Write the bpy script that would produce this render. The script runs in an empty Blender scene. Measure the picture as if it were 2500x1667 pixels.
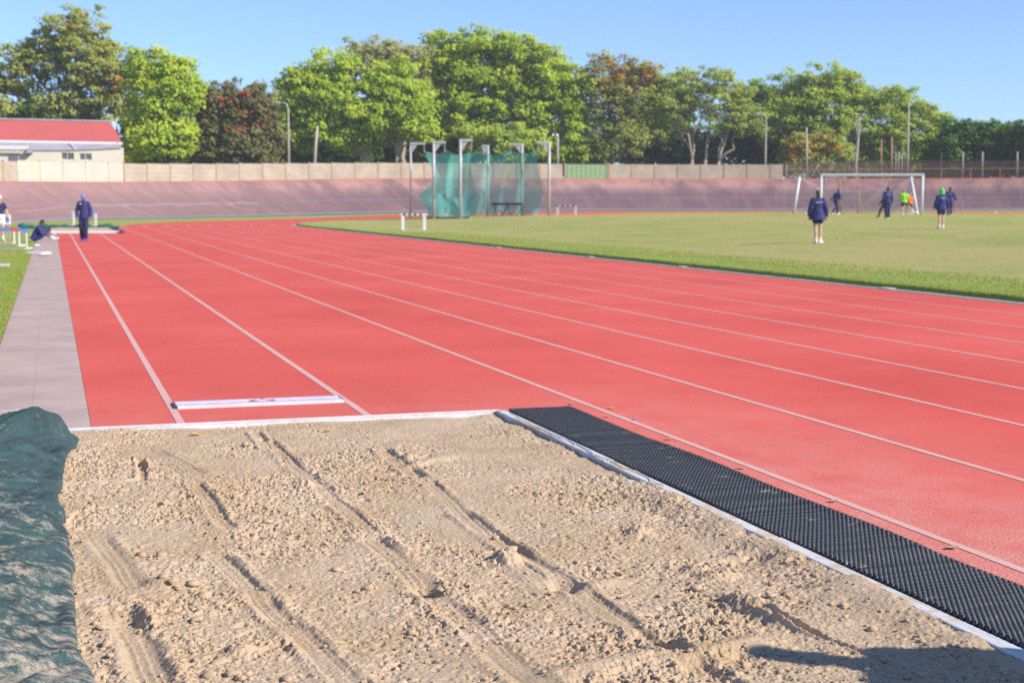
import bpy, bmesh, math, random
import numpy as np
from mathutils import Vector, Matrix

R = math.radians
rnd = random.Random(7)
nrs = np.random.RandomState(11)
SC = bpy.context.scene
COL = SC.collection

# ------------------------------------------------------------------ camera
PITCH, YAW, ROLL, CAMH, FPX = R(5.6077), R(17.918), R(0.1957), 1.475, 3472.2
cam_data = bpy.data.cameras.new("camera")
cam = bpy.data.objects.new("camera", cam_data)
COL.objects.link(cam)
cam_data.lens = 50.0
cam_data.sensor_width = 36.0
cam_data.clip_start = 0.1
cam_data.clip_end = 6000
CAMROT = Matrix.Rotation(-YAW, 4, 'Z') @ Matrix.Rotation(math.pi / 2 - PITCH, 4, 'X') @ Matrix.Rotation(ROLL, 4, 'Z')
cam.matrix_world = Matrix.Translation((0, 0, CAMH)) @ CAMROT
cam_data.dof.use_dof = True
cam_data.dof.focus_distance = 5.6
cam_data.dof.aperture_fstop = 5.0
SC.camera = cam

# ------------------------------------------------------------------ light
SUN_EL = R(34)
SUN_DIR = Vector((0.74, -0.67, 0)).normalized()      # horizontal direction towards the sun
world = bpy.data.worlds.new("World")
SC.world = world
world.use_nodes = True
wn = world.node_tree
for n in list(wn.nodes):
    wn.nodes.remove(n)
wo = wn.nodes.new('ShaderNodeOutputWorld')
wb = wn.nodes.new('ShaderNodeBackground')
sky = wn.nodes.new('ShaderNodeTexSky')
sky.sky_type = 'NISHITA'
sky.sun_disc = False
sky.sun_elevation = SUN_EL
sky.sun_rotation = math.atan2(SUN_DIR.x, SUN_DIR.y)
sky.altitude = 100
sky.air_density = 0.85
sky.dust_density = 0.05
sky.ozone_density = 3.2
wb.inputs['Strength'].default_value = 0.102
wt = wn.nodes.new('ShaderNodeMix'); wt.data_type = 'RGBA'; wt.blend_type = 'MULTIPLY'
wt.inputs[0].default_value = 1.0
sc_ = wn.nodes.new('ShaderNodeTexCoord'); sx_ = wn.nodes.new('ShaderNodeSeparateXYZ'); sr_ = wn.nodes.new('ShaderNodeValToRGB')
wn.links.new(sc_.outputs['Generated'], sx_.inputs[0]); wn.links.new(sx_.outputs[2], sr_.inputs[0])
sr_.color_ramp.elements[0].position = 0.0; sr_.color_ramp.elements[0].color = (0.66, 0.78, 1.0, 1)     # less white towards the horizon
sr_.color_ramp.elements[1].position = 0.30; sr_.color_ramp.elements[1].color = (0.86, 0.94, 1.12, 1)
wn.links.new(sr_.outputs[0], wt.inputs[7])
wn.links.new(sky.outputs[0], wt.inputs[6])
wn.links.new(wt.outputs[2], wb.inputs[0])
wn.links.new(wb.outputs[0], wo.inputs[0])
sd = bpy.data.lights.new("sun", 'SUN')
sd.energy = 4.0
sd.angle = R(0.53)
sd.color = (1.0, 0.935, 0.83)
sun = bpy.data.objects.new("sun", sd)
COL.objects.link(sun)
sv = Vector((SUN_DIR.x * math.cos(SUN_EL), SUN_DIR.y * math.cos(SUN_EL), math.sin(SUN_EL)))
sun.rotation_euler = sv.to_track_quat('Z', 'Y').to_euler()
sun.location = (20, -20, 30)
SC.view_settings.view_transform = 'Standard'
SC.view_settings.look = 'None'
SC.view_settings.exposure = 0.78
SC.view_settings.gamma = 1.0
SC.render.resolution_x = 1024
SC.render.resolution_y = 682
SC.cycles.use_denoising = False
SC.cycles.use_adaptive_sampling = False
SC.cycles.max_bounces = 8
SC.cycles.diffuse_bounces = 5
SC.cycles.volume_bounces = 0
SC.cycles.transparent_max_bounces = 24

# ------------------------------------------------------------------ placing helpers
CR = np.array(CAMROT.to_3x3())
def ray(px, py):
    v = np.array([(px - 1250) / FPX, (833.5 - py) / FPX, -1.0])
    return CR @ v
def at(px, py, depth):
    "real point seen at photo pixel px,py at the given distance along the view axis"
    r = ray(px, py) * depth
    return Vector((r[0], r[1], r[2] + CAMH))
def sstep(a, b, x):
    t = np.clip((np.asarray(x, float) - a) / (b - a), 0, 1)
    return t * t * (3 - 2 * t)
def TZ(x, y=0.0):
    "lie of the land: a tilt towards the far straight, a crowned infield, the bend cambered outwards"
    x = np.asarray(x, float); y = np.asarray(y, float)
    r = np.where(y > 81.0, np.hypot(x - 50.0, y - 81.0), np.abs(x - 50.0))
    z = 0.31 * sstep(14, 45, x) + 0.38 * sstep(0, 26, 36.2 - r)
    cam_ = 0.25 * sstep(12, 40, x) * sstep(81, 100, y)
    z = z + cam_ * np.clip((r - 36.5) / 9.8, 0, 1)
    return z + 0.004 * np.maximum(0, x - 50)
def on_field(px, py, lift=0.07):
    "where the sight line meets the gently rising field"
    r = ray(px, py)
    t = 5.0
    while t < 170:
        p = r * t
        if p[2] + CAMH <= float(TZ(p[0], p[1])) + lift:
            break
        t += 0.02
    return Vector((p[0], p[1], float(TZ(p[0], p[1])) + lift)), t
FWD = np.array([math.sin(YAW), math.cos(YAW), 0.0])
RGT = np.array([math.cos(YAW), -math.sin(YAW), 0.0])

# ------------------------------------------------------------------ numpy noise
def _h(ix, iy, s):
    n = (ix.astype(np.int64) * 374761393 + iy.astype(np.int64) * 668265263 + s * 974634777) & 0x7fffffff
    n = ((n ^ (n >> 13)) * 1274126177) & 0x7fffffff
    n = (n ^ (n >> 16))
    return (n & 0xffff) / 65535.0
def vnoise(x, y, s=0):
    ix = np.floor(x); iy = np.floor(y)
    fx = x - ix; fy = y - iy
    fx = fx * fx * fx * (fx * (fx * 6 - 15) + 10); fy = fy * fy * fy * (fy * (fy * 6 - 15) + 10)
    a = _h(ix, iy, s); b = _h(ix + 1, iy, s); c = _h(ix, iy + 1, s); d = _h(ix + 1, iy + 1, s)
    return (a + (b - a) * fx + (c - a) * fy + (a - b - c + d) * fx * fy) * 2 - 1
def fbm(x, y, s=0, o=4):
    r = 0; amp = 1; tot = 0
    for i in range(o):
        r = r + amp * vnoise(x * 2 ** i, y * 2 ** i, s + i * 17); tot += amp; amp *= 0.5
    return r / tot
def clods(x, y, cell, s, keep):
    "rounded crumbs: height of the tallest dome over each point, 0..1"
    gx = x / cell; gy = y / cell
    ix = np.floor(gx); iy = np.floor(gy)
    best = np.zeros_like(x)
    for dx in (-1, 0, 1):
        for dy in (-1, 0, 1):
            cx = ix + dx; cy = iy + dy
            px = cx + 0.15 + 0.7 * _h(cx, cy, s); py = cy + 0.15 + 0.7 * _h(cx, cy, s + 5)
            rr = 0.3 + 0.42 * _h(cx, cy, s + 9) ** 2
            on = (_h(cx, cy, s + 13) < keep)
            d2 = ((gx - px) ** 2 + (gy - py) ** 2) / (rr * rr)
            hgt = np.sqrt(np.clip(1 - d2, 0, 1)) * rr * 1.5 * on
            best = np.maximum(best, hgt)
    return best

# ------------------------------------------------------------------ materials
def new_mat(name):
    m = bpy.data.materials.new(name)
    m.use_nodes = True
    nt = m.node_tree
    b = nt.nodes['Principled BSDF']
    return m, nt, b
def N(nt, t, **kw):
    n = nt.nodes.new(t)
    for k, v in kw.items():
        setattr(n, k, v)
    return n
def noise_node(nt, scale, detail=4, rough=0.6, stretch=None, coord='Object', rot=0.0):
    tc = N(nt, 'ShaderNodeTexCoord')
    src = tc.outputs[coord]
    if stretch:
        mp = N(nt, 'ShaderNodeMapping')
        mp.inputs['Scale'].default_value = stretch
        mp.inputs['Rotation'].default_value = (0, 0, rot)
        nt.links.new(src, mp.inputs[0]); src = mp.outputs[0]
    nz = N(nt, 'ShaderNodeTexNoise')
    nz.inputs['Scale'].default_value = scale
    nz.inputs['Detail'].default_value = detail
    nz.inputs['Roughness'].default_value = rough
    nt.links.new(src, nz.inputs['Vector'])
    return nz.outputs['Fac']
def ramp(nt, fac, stops):
    r = N(nt, 'ShaderNodeValToRGB')
    e = r.color_ramp.elements
    while len(e) < len(stops):
        e.new(0.5)
    for el, (p, c) in zip(e, stops):
        el.position = p
        el.color = (c[0], c[1], c[2], 1) if not isinstance(c, (int, float)) else (c, c, c, 1)
    nt.links.new(fac, r.inputs[0])
    return r.outputs[0]
def mix(nt, fac, a, b, mode='MIX'):
    m = N(nt, 'ShaderNodeMix', data_type='RGBA', blend_type=mode)
    for sock, v in ((m.inputs[0], fac), (m.inputs[6], a), (m.inputs[7], b)):
        if isinstance(v, (int, float)):
            sock.default_value = v
        elif isinstance(v, (tuple, list)):
            sock.default_value = (v[0], v[1], v[2], 1)
        else:
            nt.links.new(v, sock)
    return m.outputs[2]
def bump(nt, b, fac, strength, dist):
    bp = N(nt, 'ShaderNodeBump')
    bp.inputs['Strength'].default_value = strength
    bp.inputs['Distance'].default_value = dist
    nt.links.new(fac, bp.inputs['Height'])
    nt.links.new(bp.outputs[0], b.inputs['Normal'])
def plain(name, c, rough=0.7, var=0.18, scale=6.0, metal=0.0, bmp=0.0, spec=0.3):
    m, nt, b = new_mat(name)
    f = noise_node(nt, scale, 5, 0.65)
    lo = tuple(max(0, v * (1 - var)) for v in c); hi = tuple(min(0.95, v * (1 + var)) for v in c)
    nt.links.new(ramp(nt, f, [(0.3, lo), (0.7, hi)]), b.inputs['Base Color'])
    b.inputs['Roughness'].default_value = rough
    b.inputs['Metallic'].default_value = metal
    b.inputs['Specular IOR Level'].default_value = spec
    if bmp:
        bump(nt, b, f, bmp, 0.02)
    return m

def mat_track():
    m, nt, b = new_mat("track_rubber")
    big = noise_node(nt, 0.35, 5, 0.6)
    base = ramp(nt, big, [(0.3, (0.56, 0.078, 0.056)), (0.55, (0.64, 0.100, 0.074)), (0.75, (0.69, 0.125, 0.096))])
    fine = noise_node(nt, 95, 3, 0.9)
    fr = ramp(nt, fine, [(0.25, 0.25), (0.42, 0.82), (0.55, 1.08), (0.72, 1.75)])
    c = mix(nt, 0.9, base, fr, 'MULTIPLY')
    spk = ramp(nt, noise_node(nt, 42, 2, 0.5), [(0.71, 0.0), (0.75, 0.7)])
    c = mix(nt, spk, c, (0.70, 0.42, 0.36))
    # pale granules and sand dust thrown out by the pit, densest along its side
    tc = N(nt, 'ShaderNodeTexCoord')
    sep = N(nt, 'ShaderNodeSeparateXYZ'); nt.links.new(tc.outputs['Object'], sep.inputs[0])
    mr = N(nt, 'ShaderNodeMapRange'); mr.inputs[1].default_value = 6.0; mr.inputs[2].default_value = 3.5
    nt.links.new(sep.outputs[0], mr.inputs[0])
    my = N(nt, 'ShaderNodeMapRange'); my.inputs[1].default_value = 11.5; my.inputs[2].default_value = 4.8
    nt.links.new(sep.outputs[1], my.inputs[0])
    mm = N(nt, 'ShaderNodeMath', operation='MULTIPLY'); nt.links.new(mr.outputs[0], mm.inputs[0]); nt.links.new(my.outputs[0], mm.inputs[1])
    patch = ramp(nt, noise_node(nt, 2.2, 6, 0.7), [(0.32, 0.30), (0.58, 1.0)])
    m2 = N(nt, 'ShaderNodeMath', operation='MULTIPLY'); nt.links.new(mm.outputs[0], m2.inputs[0]); nt.links.new(patch, m2.inputs[1])
    grains = ramp(nt, noise_node(nt, 75, 4, 0.85), [(0.42, 0.0), (0.58, 1.0)])
    m3 = N(nt, 'ShaderNodeMath', operation='MULTIPLY'); nt.links.new(m2.outputs[0], m3.inputs[0]); nt.links.new(grains, m3.inputs[1])
    c = mix(nt, m3.outputs[0], c, (0.64, 0.40, 0.33))
    # scuffs across the lanes
    sc = ramp(nt, noise_node(nt, 3.0, 6, 0.75, (0.5, 1.6, 1)), [(0.58, 0.0), (0.76, 0.42)])
    c = mix(nt, sc, c, (0.66, 0.21, 0.17))
    dk = ramp(nt, noise_node(nt, 1.1, 7, 0.75, (1.3, 0.7, 1)), [(0.55, 0.0), (0.78, 0.45)])
    c = mix(nt, dk, c, (0.42, 0.055, 0.045))
    nt.links.new(c, b.inputs['Base Color'])
    b.inputs['Roughness'].default_value = 0.85
    b.inputs['Specular IOR Level'].default_value = 0.25
    bump(nt, b, fine, 0.5, 0.004)
    return m
def mat_line():
    m, nt, b = new_mat("worn_line_paint")
    f = noise_node(nt, 120, 3, 0.85)
    w = noise_node(nt, 3.0, 5, 0.7)
    ww = ramp(nt, w, [(0.3, 0.10), (0.7, 0.60)])
    g = ramp(nt, f, [(0.34, (0.60, 0.20, 0.16)), (0.50, (0.66, 0.48, 0.42))])
    nt.links.new(mix(nt, ww, g, (0.64, 0.25, 0.21)), b.inputs['Base Color'])
    b.inputs['Roughness'].default_value = 0.8
    bump(nt, b, f, 0.4, 0.003)
    return m
def mat_sand():
    m, nt, b = new_mat("damp_and_dry_sand")
    f = noise_node(nt, 2.0, 6, 0.65)
    c = ramp(nt, f, [(0.3, (0.46, 0.325, 0.195)), (0.5, (0.525, 0.385, 0.255)), (0.72, (0.57, 0.44, 0.315))])
    g = noise_node(nt, 420, 2, 0.8)
    c = mix(nt, 0.6, c, ramp(nt, g, [(0.3, 0.72), (0.5, 1.0), (0.7, 1.2)]), 'MULTIPLY')
    sp = ramp(nt, noise_node(nt, 26, 3, 0.6), [(0.64, 0.0), (0.72, 0.5)])
    c = mix(nt, sp, c, (0.52, 0.33, 0.17))
    nt.links.new(c, b.inputs['Base Color'])
    b.inputs['Roughness'].default_value = 0.95
    b.inputs['Specular IOR Level'].default_value = 0.1
    bump(nt, b, noise_node(nt, 160, 4, 0.75), 0.8, 0.006)
    return m
def mat_tarp():
    m, nt, b = new_mat("woven_shade_cloth")
    f = noise_node(nt, 5, 4, 0.6)
    c = ramp(nt, f, [(0.3, (0.014, 0.034, 0.042)), (0.5, (0.028, 0.062, 0.070)), (0.75, (0.032, 0.090, 0.082))])
    s1 = noise_node(nt, 8.5, 12, 0.82, (1.0, 2.0, 1.0))
    tc = N(nt, 'ShaderNodeTexCoord'); sep = N(nt, 'ShaderNodeSeparateXYZ'); nt.links.new(tc.outputs['Object'], sep.inputs[0])
    my = N(nt, 'ShaderNodeMapRange'); my.inputs[1].default_value = 9.2; my.inputs[2].default_value = 4.2
    my.inputs[3].default_value = -0.055; my.inputs[4].default_value = 0.075
    nt.links.new(sep.outputs[1], my.inputs[0])
    ad = N(nt, 'ShaderNodeMath', operation='ADD'); nt.links.new(s1, ad.inputs[0]); nt.links.new(my.outputs[0], ad.inputs[1])
    k = ramp(nt, ad.outputs[0], [(0.53, 0.0), (0.64, 0.85)])
    g = ramp(nt, noise_node(nt, 300, 2, 0.8), [(0.35, 0.35), (0.6, 1.0)])
    mm = N(nt, 'ShaderNodeMath', operation='MULTIPLY'); nt.links.new(k, mm.inputs[0]); nt.links.new(g, mm.inputs[1])
    c = mix(nt, ramp(nt, noise_node(nt, 130, 3, 0.8, (1, 3, 1)), [(0.45, 0.0), (0.7, 0.30)]), c, (0.26, 0.25, 0.22))
    c = mix(nt, mm.outputs[0], c, (0.50, 0.41, 0.31))
    nt.links.new(c, b.inputs['Base Color'])
    b.inputs['Roughness'].default_value = 0.8
    b.inputs['Specular IOR Level'].default_value = 0.12
    wv = N(nt, 'ShaderNodeTexWave'); wv.inputs['Scale'].default_value = 120; wv.bands_direction = 'Y'
    nt.links.new(tc.outputs['Object'], wv.inputs['Vector'])
    bump(nt, b, wv.outputs['Fac'], 0.25, 0.003)
    return m
def mat_grass(name, a, bcol, dry, scale=0.5, edge=None):
    m, nt, b = new_mat(name)
    f = noise_node(nt, scale, 6, 0.65, (1.0, 0.8, 1.0))
    c = ramp(nt, f, [(0.28, a), (0.5, bcol), (0.66, dry)])
    f2 = noise_node(nt, scale * 0.16, 3, 0.5, (1.4, 0.7, 1.0))
    c = mix(nt, ramp(nt, f2, [(0.42, 0.0), (0.62, 0.6)]), c, dry)
    if edge:
        tc = N(nt, 'ShaderNodeTexCoord'); sep = N(nt, 'ShaderNodeSeparateXYZ'); nt.links.new(tc.outputs['Object'], sep.inputs[0])
        mr = N(nt, 'ShaderNodeMapRange'); mr.inputs[1].default_value = edge[1]; mr.inputs[2].default_value = edge[0]
        nt.links.new(sep.outputs[0], mr.inputs[0])
        ad = N(nt, 'ShaderNodeMath', operation='MULTIPLY'); nt.links.new(mr.outputs[0], ad.inputs[0])
        nt.links.new(ramp(nt, noise_node(nt, 0.9, 4, 0.6), [(0.2, 0.55), (0.6, 1.0)]), ad.inputs[1])
        c = mix(nt, ad.outputs[0], c, edge[2])
    fine = noise_node(nt, 14, 6, 0.8)
    c = mix(nt, 0.7, c, ramp(nt, fine, [(0.3, 0.6), (0.5, 1.0), (0.7, 1.3)]), 'MULTIPLY')
    nt.links.new(c, b.inputs['Base Color'])
    b.inputs['Roughness'].default_value = 0.9
    b.inputs['Specular IOR Level'].default_value = 0.15
    bump(nt, b, noise_node(nt, 22, 5, 0.8), 0.6, 0.05)
    return m
def mat_bank(mode):
    m, nt, b = new_mat("banked_track_" + mode)
    streak = noise_node(nt, 1.0, 6, 0.68, (1.5, 0.22, 1.0), 'UV', 0.35)
    blot = noise_node(nt, 0.22, 6, 0.66, (1.5, 0.8, 1.0), 'UV', 0.5)
    tc = N(nt, 'ShaderNodeTexCoord'); sep = N(nt, 'ShaderNodeSeparateXYZ'); nt.links.new(tc.outputs['UV'], sep.inputs[0])
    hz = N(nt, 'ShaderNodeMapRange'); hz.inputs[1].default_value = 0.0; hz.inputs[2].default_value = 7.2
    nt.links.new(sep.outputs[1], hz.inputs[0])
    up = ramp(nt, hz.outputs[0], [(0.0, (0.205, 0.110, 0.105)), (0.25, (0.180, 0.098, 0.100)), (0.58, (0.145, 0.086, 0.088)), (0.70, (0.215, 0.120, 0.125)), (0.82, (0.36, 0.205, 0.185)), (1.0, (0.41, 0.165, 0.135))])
    dark = ramp(nt, blot, [(0.42, 0.0), (0.58, 0.8)])
    c = mix(nt, dark, up, (0.125, 0.070, 0.080))
    c = mix(nt, ramp(nt, streak, [(0.50, 0.0), (0.72, 0.42)]), c, (0.32, 0.175, 0.155))
    # paler, sun-bleached towards the left end of the bend
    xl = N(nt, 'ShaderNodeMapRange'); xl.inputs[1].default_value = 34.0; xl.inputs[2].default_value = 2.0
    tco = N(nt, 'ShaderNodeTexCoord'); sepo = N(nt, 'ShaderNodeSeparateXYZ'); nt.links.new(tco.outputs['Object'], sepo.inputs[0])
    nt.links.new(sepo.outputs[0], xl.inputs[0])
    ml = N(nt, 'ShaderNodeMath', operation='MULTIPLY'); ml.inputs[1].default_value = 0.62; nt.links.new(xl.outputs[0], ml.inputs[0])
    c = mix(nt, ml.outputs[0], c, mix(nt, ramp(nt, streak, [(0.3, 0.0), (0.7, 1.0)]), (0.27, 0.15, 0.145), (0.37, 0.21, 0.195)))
    # green-grey mould near the foot
    c = mix(nt, ramp(nt, noise_node(nt, 0.9, 5, 0.7, None, 'UV'), [(0.55, 0.0), (0.75, 0.35)]), c, (0.14, 0.12, 0.12))
    if mode == 'blue':
        c = mix(nt, ramp(nt, streak, [(0.3, 0.75), (0.75, 0.25)]), c, (0.20, 0.28, 0.40))
    if mode == 'line':
        c = mix(nt, ramp(nt, noise_node(nt, 0.4, 4, 0.6, None, 'UV'), [(0.3, 0.7), (0.7, 0.2)]), c, (0.22, 0.24, 0.42))
    if mode == 'rim':
        c = mix(nt, ramp(nt, streak, [(0.35, 0.85), (0.75, 0.35)]), c, (0.46, 0.115, 0.075))
    nt.links.new(c, b.inputs['Base Color'])
    b.inputs['Roughness'].default_value = 0.85
    return m
def mat_leaf(name, translucent=0.35):
    m, nt, b = new_mat(name)
    ca = N(nt, 'ShaderNodeVertexColor'); ca.layer_name = 'leaf_hue'
    nt.links.new(ca.outputs[0], b.inputs['Base Color'])
    b.inputs['Roughness'].default_value = 0.7
    b.inputs['Specular IOR Level'].default_value = 0.06
    tr = N(nt, 'ShaderNodeBsdfTranslucent'); nt.links.new(ca.outputs[0], tr.inputs[0])
    mx = N(nt, 'ShaderNodeMixShader'); mx.inputs[0].default_value = translucent
    nt.links.new(b.outputs[0], mx.inputs[1]); nt.links.new(tr.outputs[0], mx.inputs[2])
    nt.links.new(mx.outputs[0], nt.nodes['Material Output'].inputs[0])
    return m
def mat_net(name, c, cover, fold=0.0):
    m, nt, b = new_mat(name)
    nt.links.new(ramp(nt, noise_node(nt, 0.7, 4, 0.6), [(0.3, tuple(v * 0.9 for v in c)), (0.7, tuple(v * 1.1 for v in c))]), b.inputs['Base Color'])
    b.inputs['Roughness'].default_value = 0.8
    t = N(nt, 'ShaderNodeBsdfTransparent')
    mx = N(nt, 'ShaderNodeMixShader')
    if fold:
        nt.links.new(ramp(nt, noise_node(nt, 0.5, 3, 0.6), [(0.35, max(0, cover - fold)), (0.65, min(1, cover + fold))]), mx.inputs[0])
    else:
        mx.inputs[0].default_value = cover
    nt.links.new(t.outputs[0], mx.inputs[1]); nt.links.new(b.outputs[0], mx.inputs[2])
    nt.links.new(mx.outputs[0], nt.nodes['Material Output'].inputs[0])
    return m

M = {}
M['track'] = mat_track()
M['line'] = mat_line()
M['sand'] = mat_sand()
M['tarp'] = mat_tarp()
M['infield'] = mat_grass("infield_turf", (0.25, 0.300, 0.060), (0.35, 0.352, 0.098), (0.45, 0.365, 0.140), 0.45, (14.0, 17.5, (0.29, 0.36, 0.075)))
M['verge'] = mat_grass("verge_turf", (0.24, 0.32, 0.055), (0.30, 0.34, 0.075), (0.40, 0.34, 0.12), 0.8)
M['ground'] = mat_grass("rough_ground", (0.08, 0.10, 0.04), (0.12, 0.12, 0.06), (0.2, 0.16, 0.09), 0.2)
M['leaf'] = mat_leaf("leaf_blades", 0.42)
M['grassblade'] = mat_leaf("grass_blades", 0.3)
M['concrete'] = plain("path_concrete", (0.445, 0.325, 0.285), 0.9, 0.16, 1.6, bmp=0.2)
M['kerb'] = plain("kerb_concrete", (0.38, 0.31, 0.28), 0.9, 0.25, 3.0, bmp=0.2)
M['wall'] = plain("precast_concrete", (0.40, 0.335, 0.255), 0.9, 0.18, 0.8, bmp=0.2)
M['wallpost'] = plain("precast_post", (0.36, 0.265, 0.185), 0.9, 0.25, 2.0)
M['creamdimmed'] = plain('cream_dimmed_for_sun', (0.50, 0.46, 0.37), 0.85, 0.10, 0.8)  # the building's cream, darkened to offset the more direct sun on this wall
M['cream'] = plain("cream_plaster", (0.62, 0.565, 0.44), 0.85, 0.07, 0.6)
M['redroof'] = plain("painted_tin_red", (0.52, 0.112, 0.100), 0.55, 0.06, 0.5)
M['greyroof'] = plain("fibre_cement", (0.34, 0.31, 0.35), 0.85, 0.12, 0.8)
M['white'] = plain("white_paint", (0.66, 0.655, 0.65), 0.45, 0.05, 3.0)
M['oldwhite'] = plain("weathered_white_board", (0.62, 0.60, 0.60), 0.7, 0.14, 9.0, bmp=0.3)
def mat_timber():
    m, nt, b = new_mat("flaking_white_timber")
    f = noise_node(nt, 9, 6, 0.7, (9.0, 0.5, 2.0))
    c = ramp(nt, f, [(0.32, (0.40, 0.38, 0.37)), (0.45, (0.60, 0.58, 0.575)), (0.7, (0.70, 0.68, 0.68))])
    d = ramp(nt, noise_node(nt, 3.5, 7, 0.75), [(0.48, 0.0), (0.56, 0.9)])
    c = mix(nt, d, c, (0.54, 0.42, 0.30))
    nt.links.new(c, b.inputs['Base Color']); b.inputs['Roughness'].default_value = 0.8
    bump(nt, b, f, 0.8, 0.006)
    return m
M['timber'] = mat_timber()
M['cords'] = plain("frayed_white_cord", (0.62, 0.60, 0.58), 0.8, 0.12, 40)
M['steel'] = plain("galvanised_steel", (0.50, 0.46, 0.45), 0.5, 0.12, 3.0, metal=0.25)
M['pole'] = plain("weathered_pole", (0.40, 0.36, 0.30), 0.8, 0.2, 2.0)
M['rust'] = plain("rusty_steel", (0.36, 0.20, 0.12), 0.8, 0.25, 4.0)
M['bark'] = plain("pale_bark", (0.36, 0.29, 0.22), 0.9, 0.3, 3.0, bmp=0.3)
M['darkbark'] = plain("dark_bark", (0.15, 0.105, 0.08), 0.9, 0.3, 3.0, bmp=0.3)
M['rubber'] = plain("black_rubber", (0.030, 0.031, 0.036), 0.55, 0.3, 30, spec=0.5)
M['navy'] = plain("navy_fabric", (0.030, 0.035, 0.135), 0.75, 0.25, 14)
M['navydark'] = plain("dark_navy_fabric", (0.022, 0.024, 0.075), 0.8, 0.25, 14)
M['black'] = plain("black_fabric", (0.02, 0.02, 0.025), 0.8, 0.2, 14)
M['lime'] = plain("lime_fabric", (0.32, 0.78, 0.03), 0.75, 0.08, 10)
M['green'] = plain("bright_green_fabric", (0.06, 0.62, 0.09), 0.75, 0.1, 10)
M['orange'] = plain("orange_fabric", (0.80, 0.15, 0.03), 0.75, 0.1, 10)
M['redbib'] = plain("red_fabric", (0.65, 0.05, 0.04), 0.75, 0.1, 10)
M['capblue'] = plain("faded_blue_cotton", (0.13, 0.22, 0.58), 0.8, 0.1, 10)
M['shoeblue'] = plain("blue_shoe", (0.035, 0.09, 0.62), 0.6, 0.1, 10)
M['shoewhite'] = plain("white_shoe", (0.72, 0.72, 0.74), 0.6, 0.08, 10)
M['skinlight'] = plain("light_skin", (0.60, 0.36, 0.26), 0.6, 0.06, 8)
M['skindark'] = plain("brown_skin", (0.21, 0.095, 0.055), 0.55, 0.08, 8)
M['hairbrown'] = plain("brown_hair", (0.085, 0.045, 0.028), 0.6, 0.3, 30)
M['hairblack'] = plain("black_hair", (0.012, 0.01, 0.01), 0.6, 0.3, 30)
M['hairfair'] = plain("fair_hair", (0.38, 0.23, 0.11), 0.6, 0.25, 30)
M['barblue'] = plain("blue_bar_paint", (0.10, 0.28, 0.72), 0.45, 0.06, 5)
M['barred'] = plain("red_bar_paint", (0.72, 0.09, 0.09), 0.45, 0.06, 5)
M['dark'] = plain("dark_paint", (0.045, 0.045, 0.075), 0.5, 0.2, 8)
M['gategreen'] = plain("green_gate_paint", (0.23, 0.34, 0.17), 0.6, 0.1, 2.0)
M['glass'] = plain("dusty_louvre_glass", (0.20, 0.17, 0.17), 0.35, 0.2, 3.0)
M['cagenet'] = mat_net("green_cage_net", (0.11, 0.45, 0.40), 0.46, 0.08)
M['cagenetback'] = mat_net("green_cage_net_back", (0.11, 0.45, 0.40), 0.58, 0.06)
M['goalnet'] = mat_net("white_goal_net", (0.58, 0.52, 0.55), 0.25, 0.10)
M['fencenet'] = mat_net("chain_link_mesh", (0.16, 0.12, 0.10), 0.35)
M['dry'] = plain("dry_leaf", (0.42, 0.26, 0.17), 0.8, 0.3, 60)
M['yellowleaf'] = plain("yellow_leaf", (0.62, 0.36, 0.06), 0.8, 0.2, 60)
M['plasticine'] = plain("take_off_strip", (0.33, 0.10, 0.18), 0.7, 0.3, 20)
M['tape'] = plain("red_tape", (0.66, 0.10, 0.11), 0.6, 0.15, 20)
M['violetband'] = plain("mauve_white_board", (0.66, 0.58, 0.70), 0.6, 0.1, 12)
M['cone'] = plain("pink_plastic", (0.5, 0.16, 0.36), 0.6, 0.1, 5)

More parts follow.
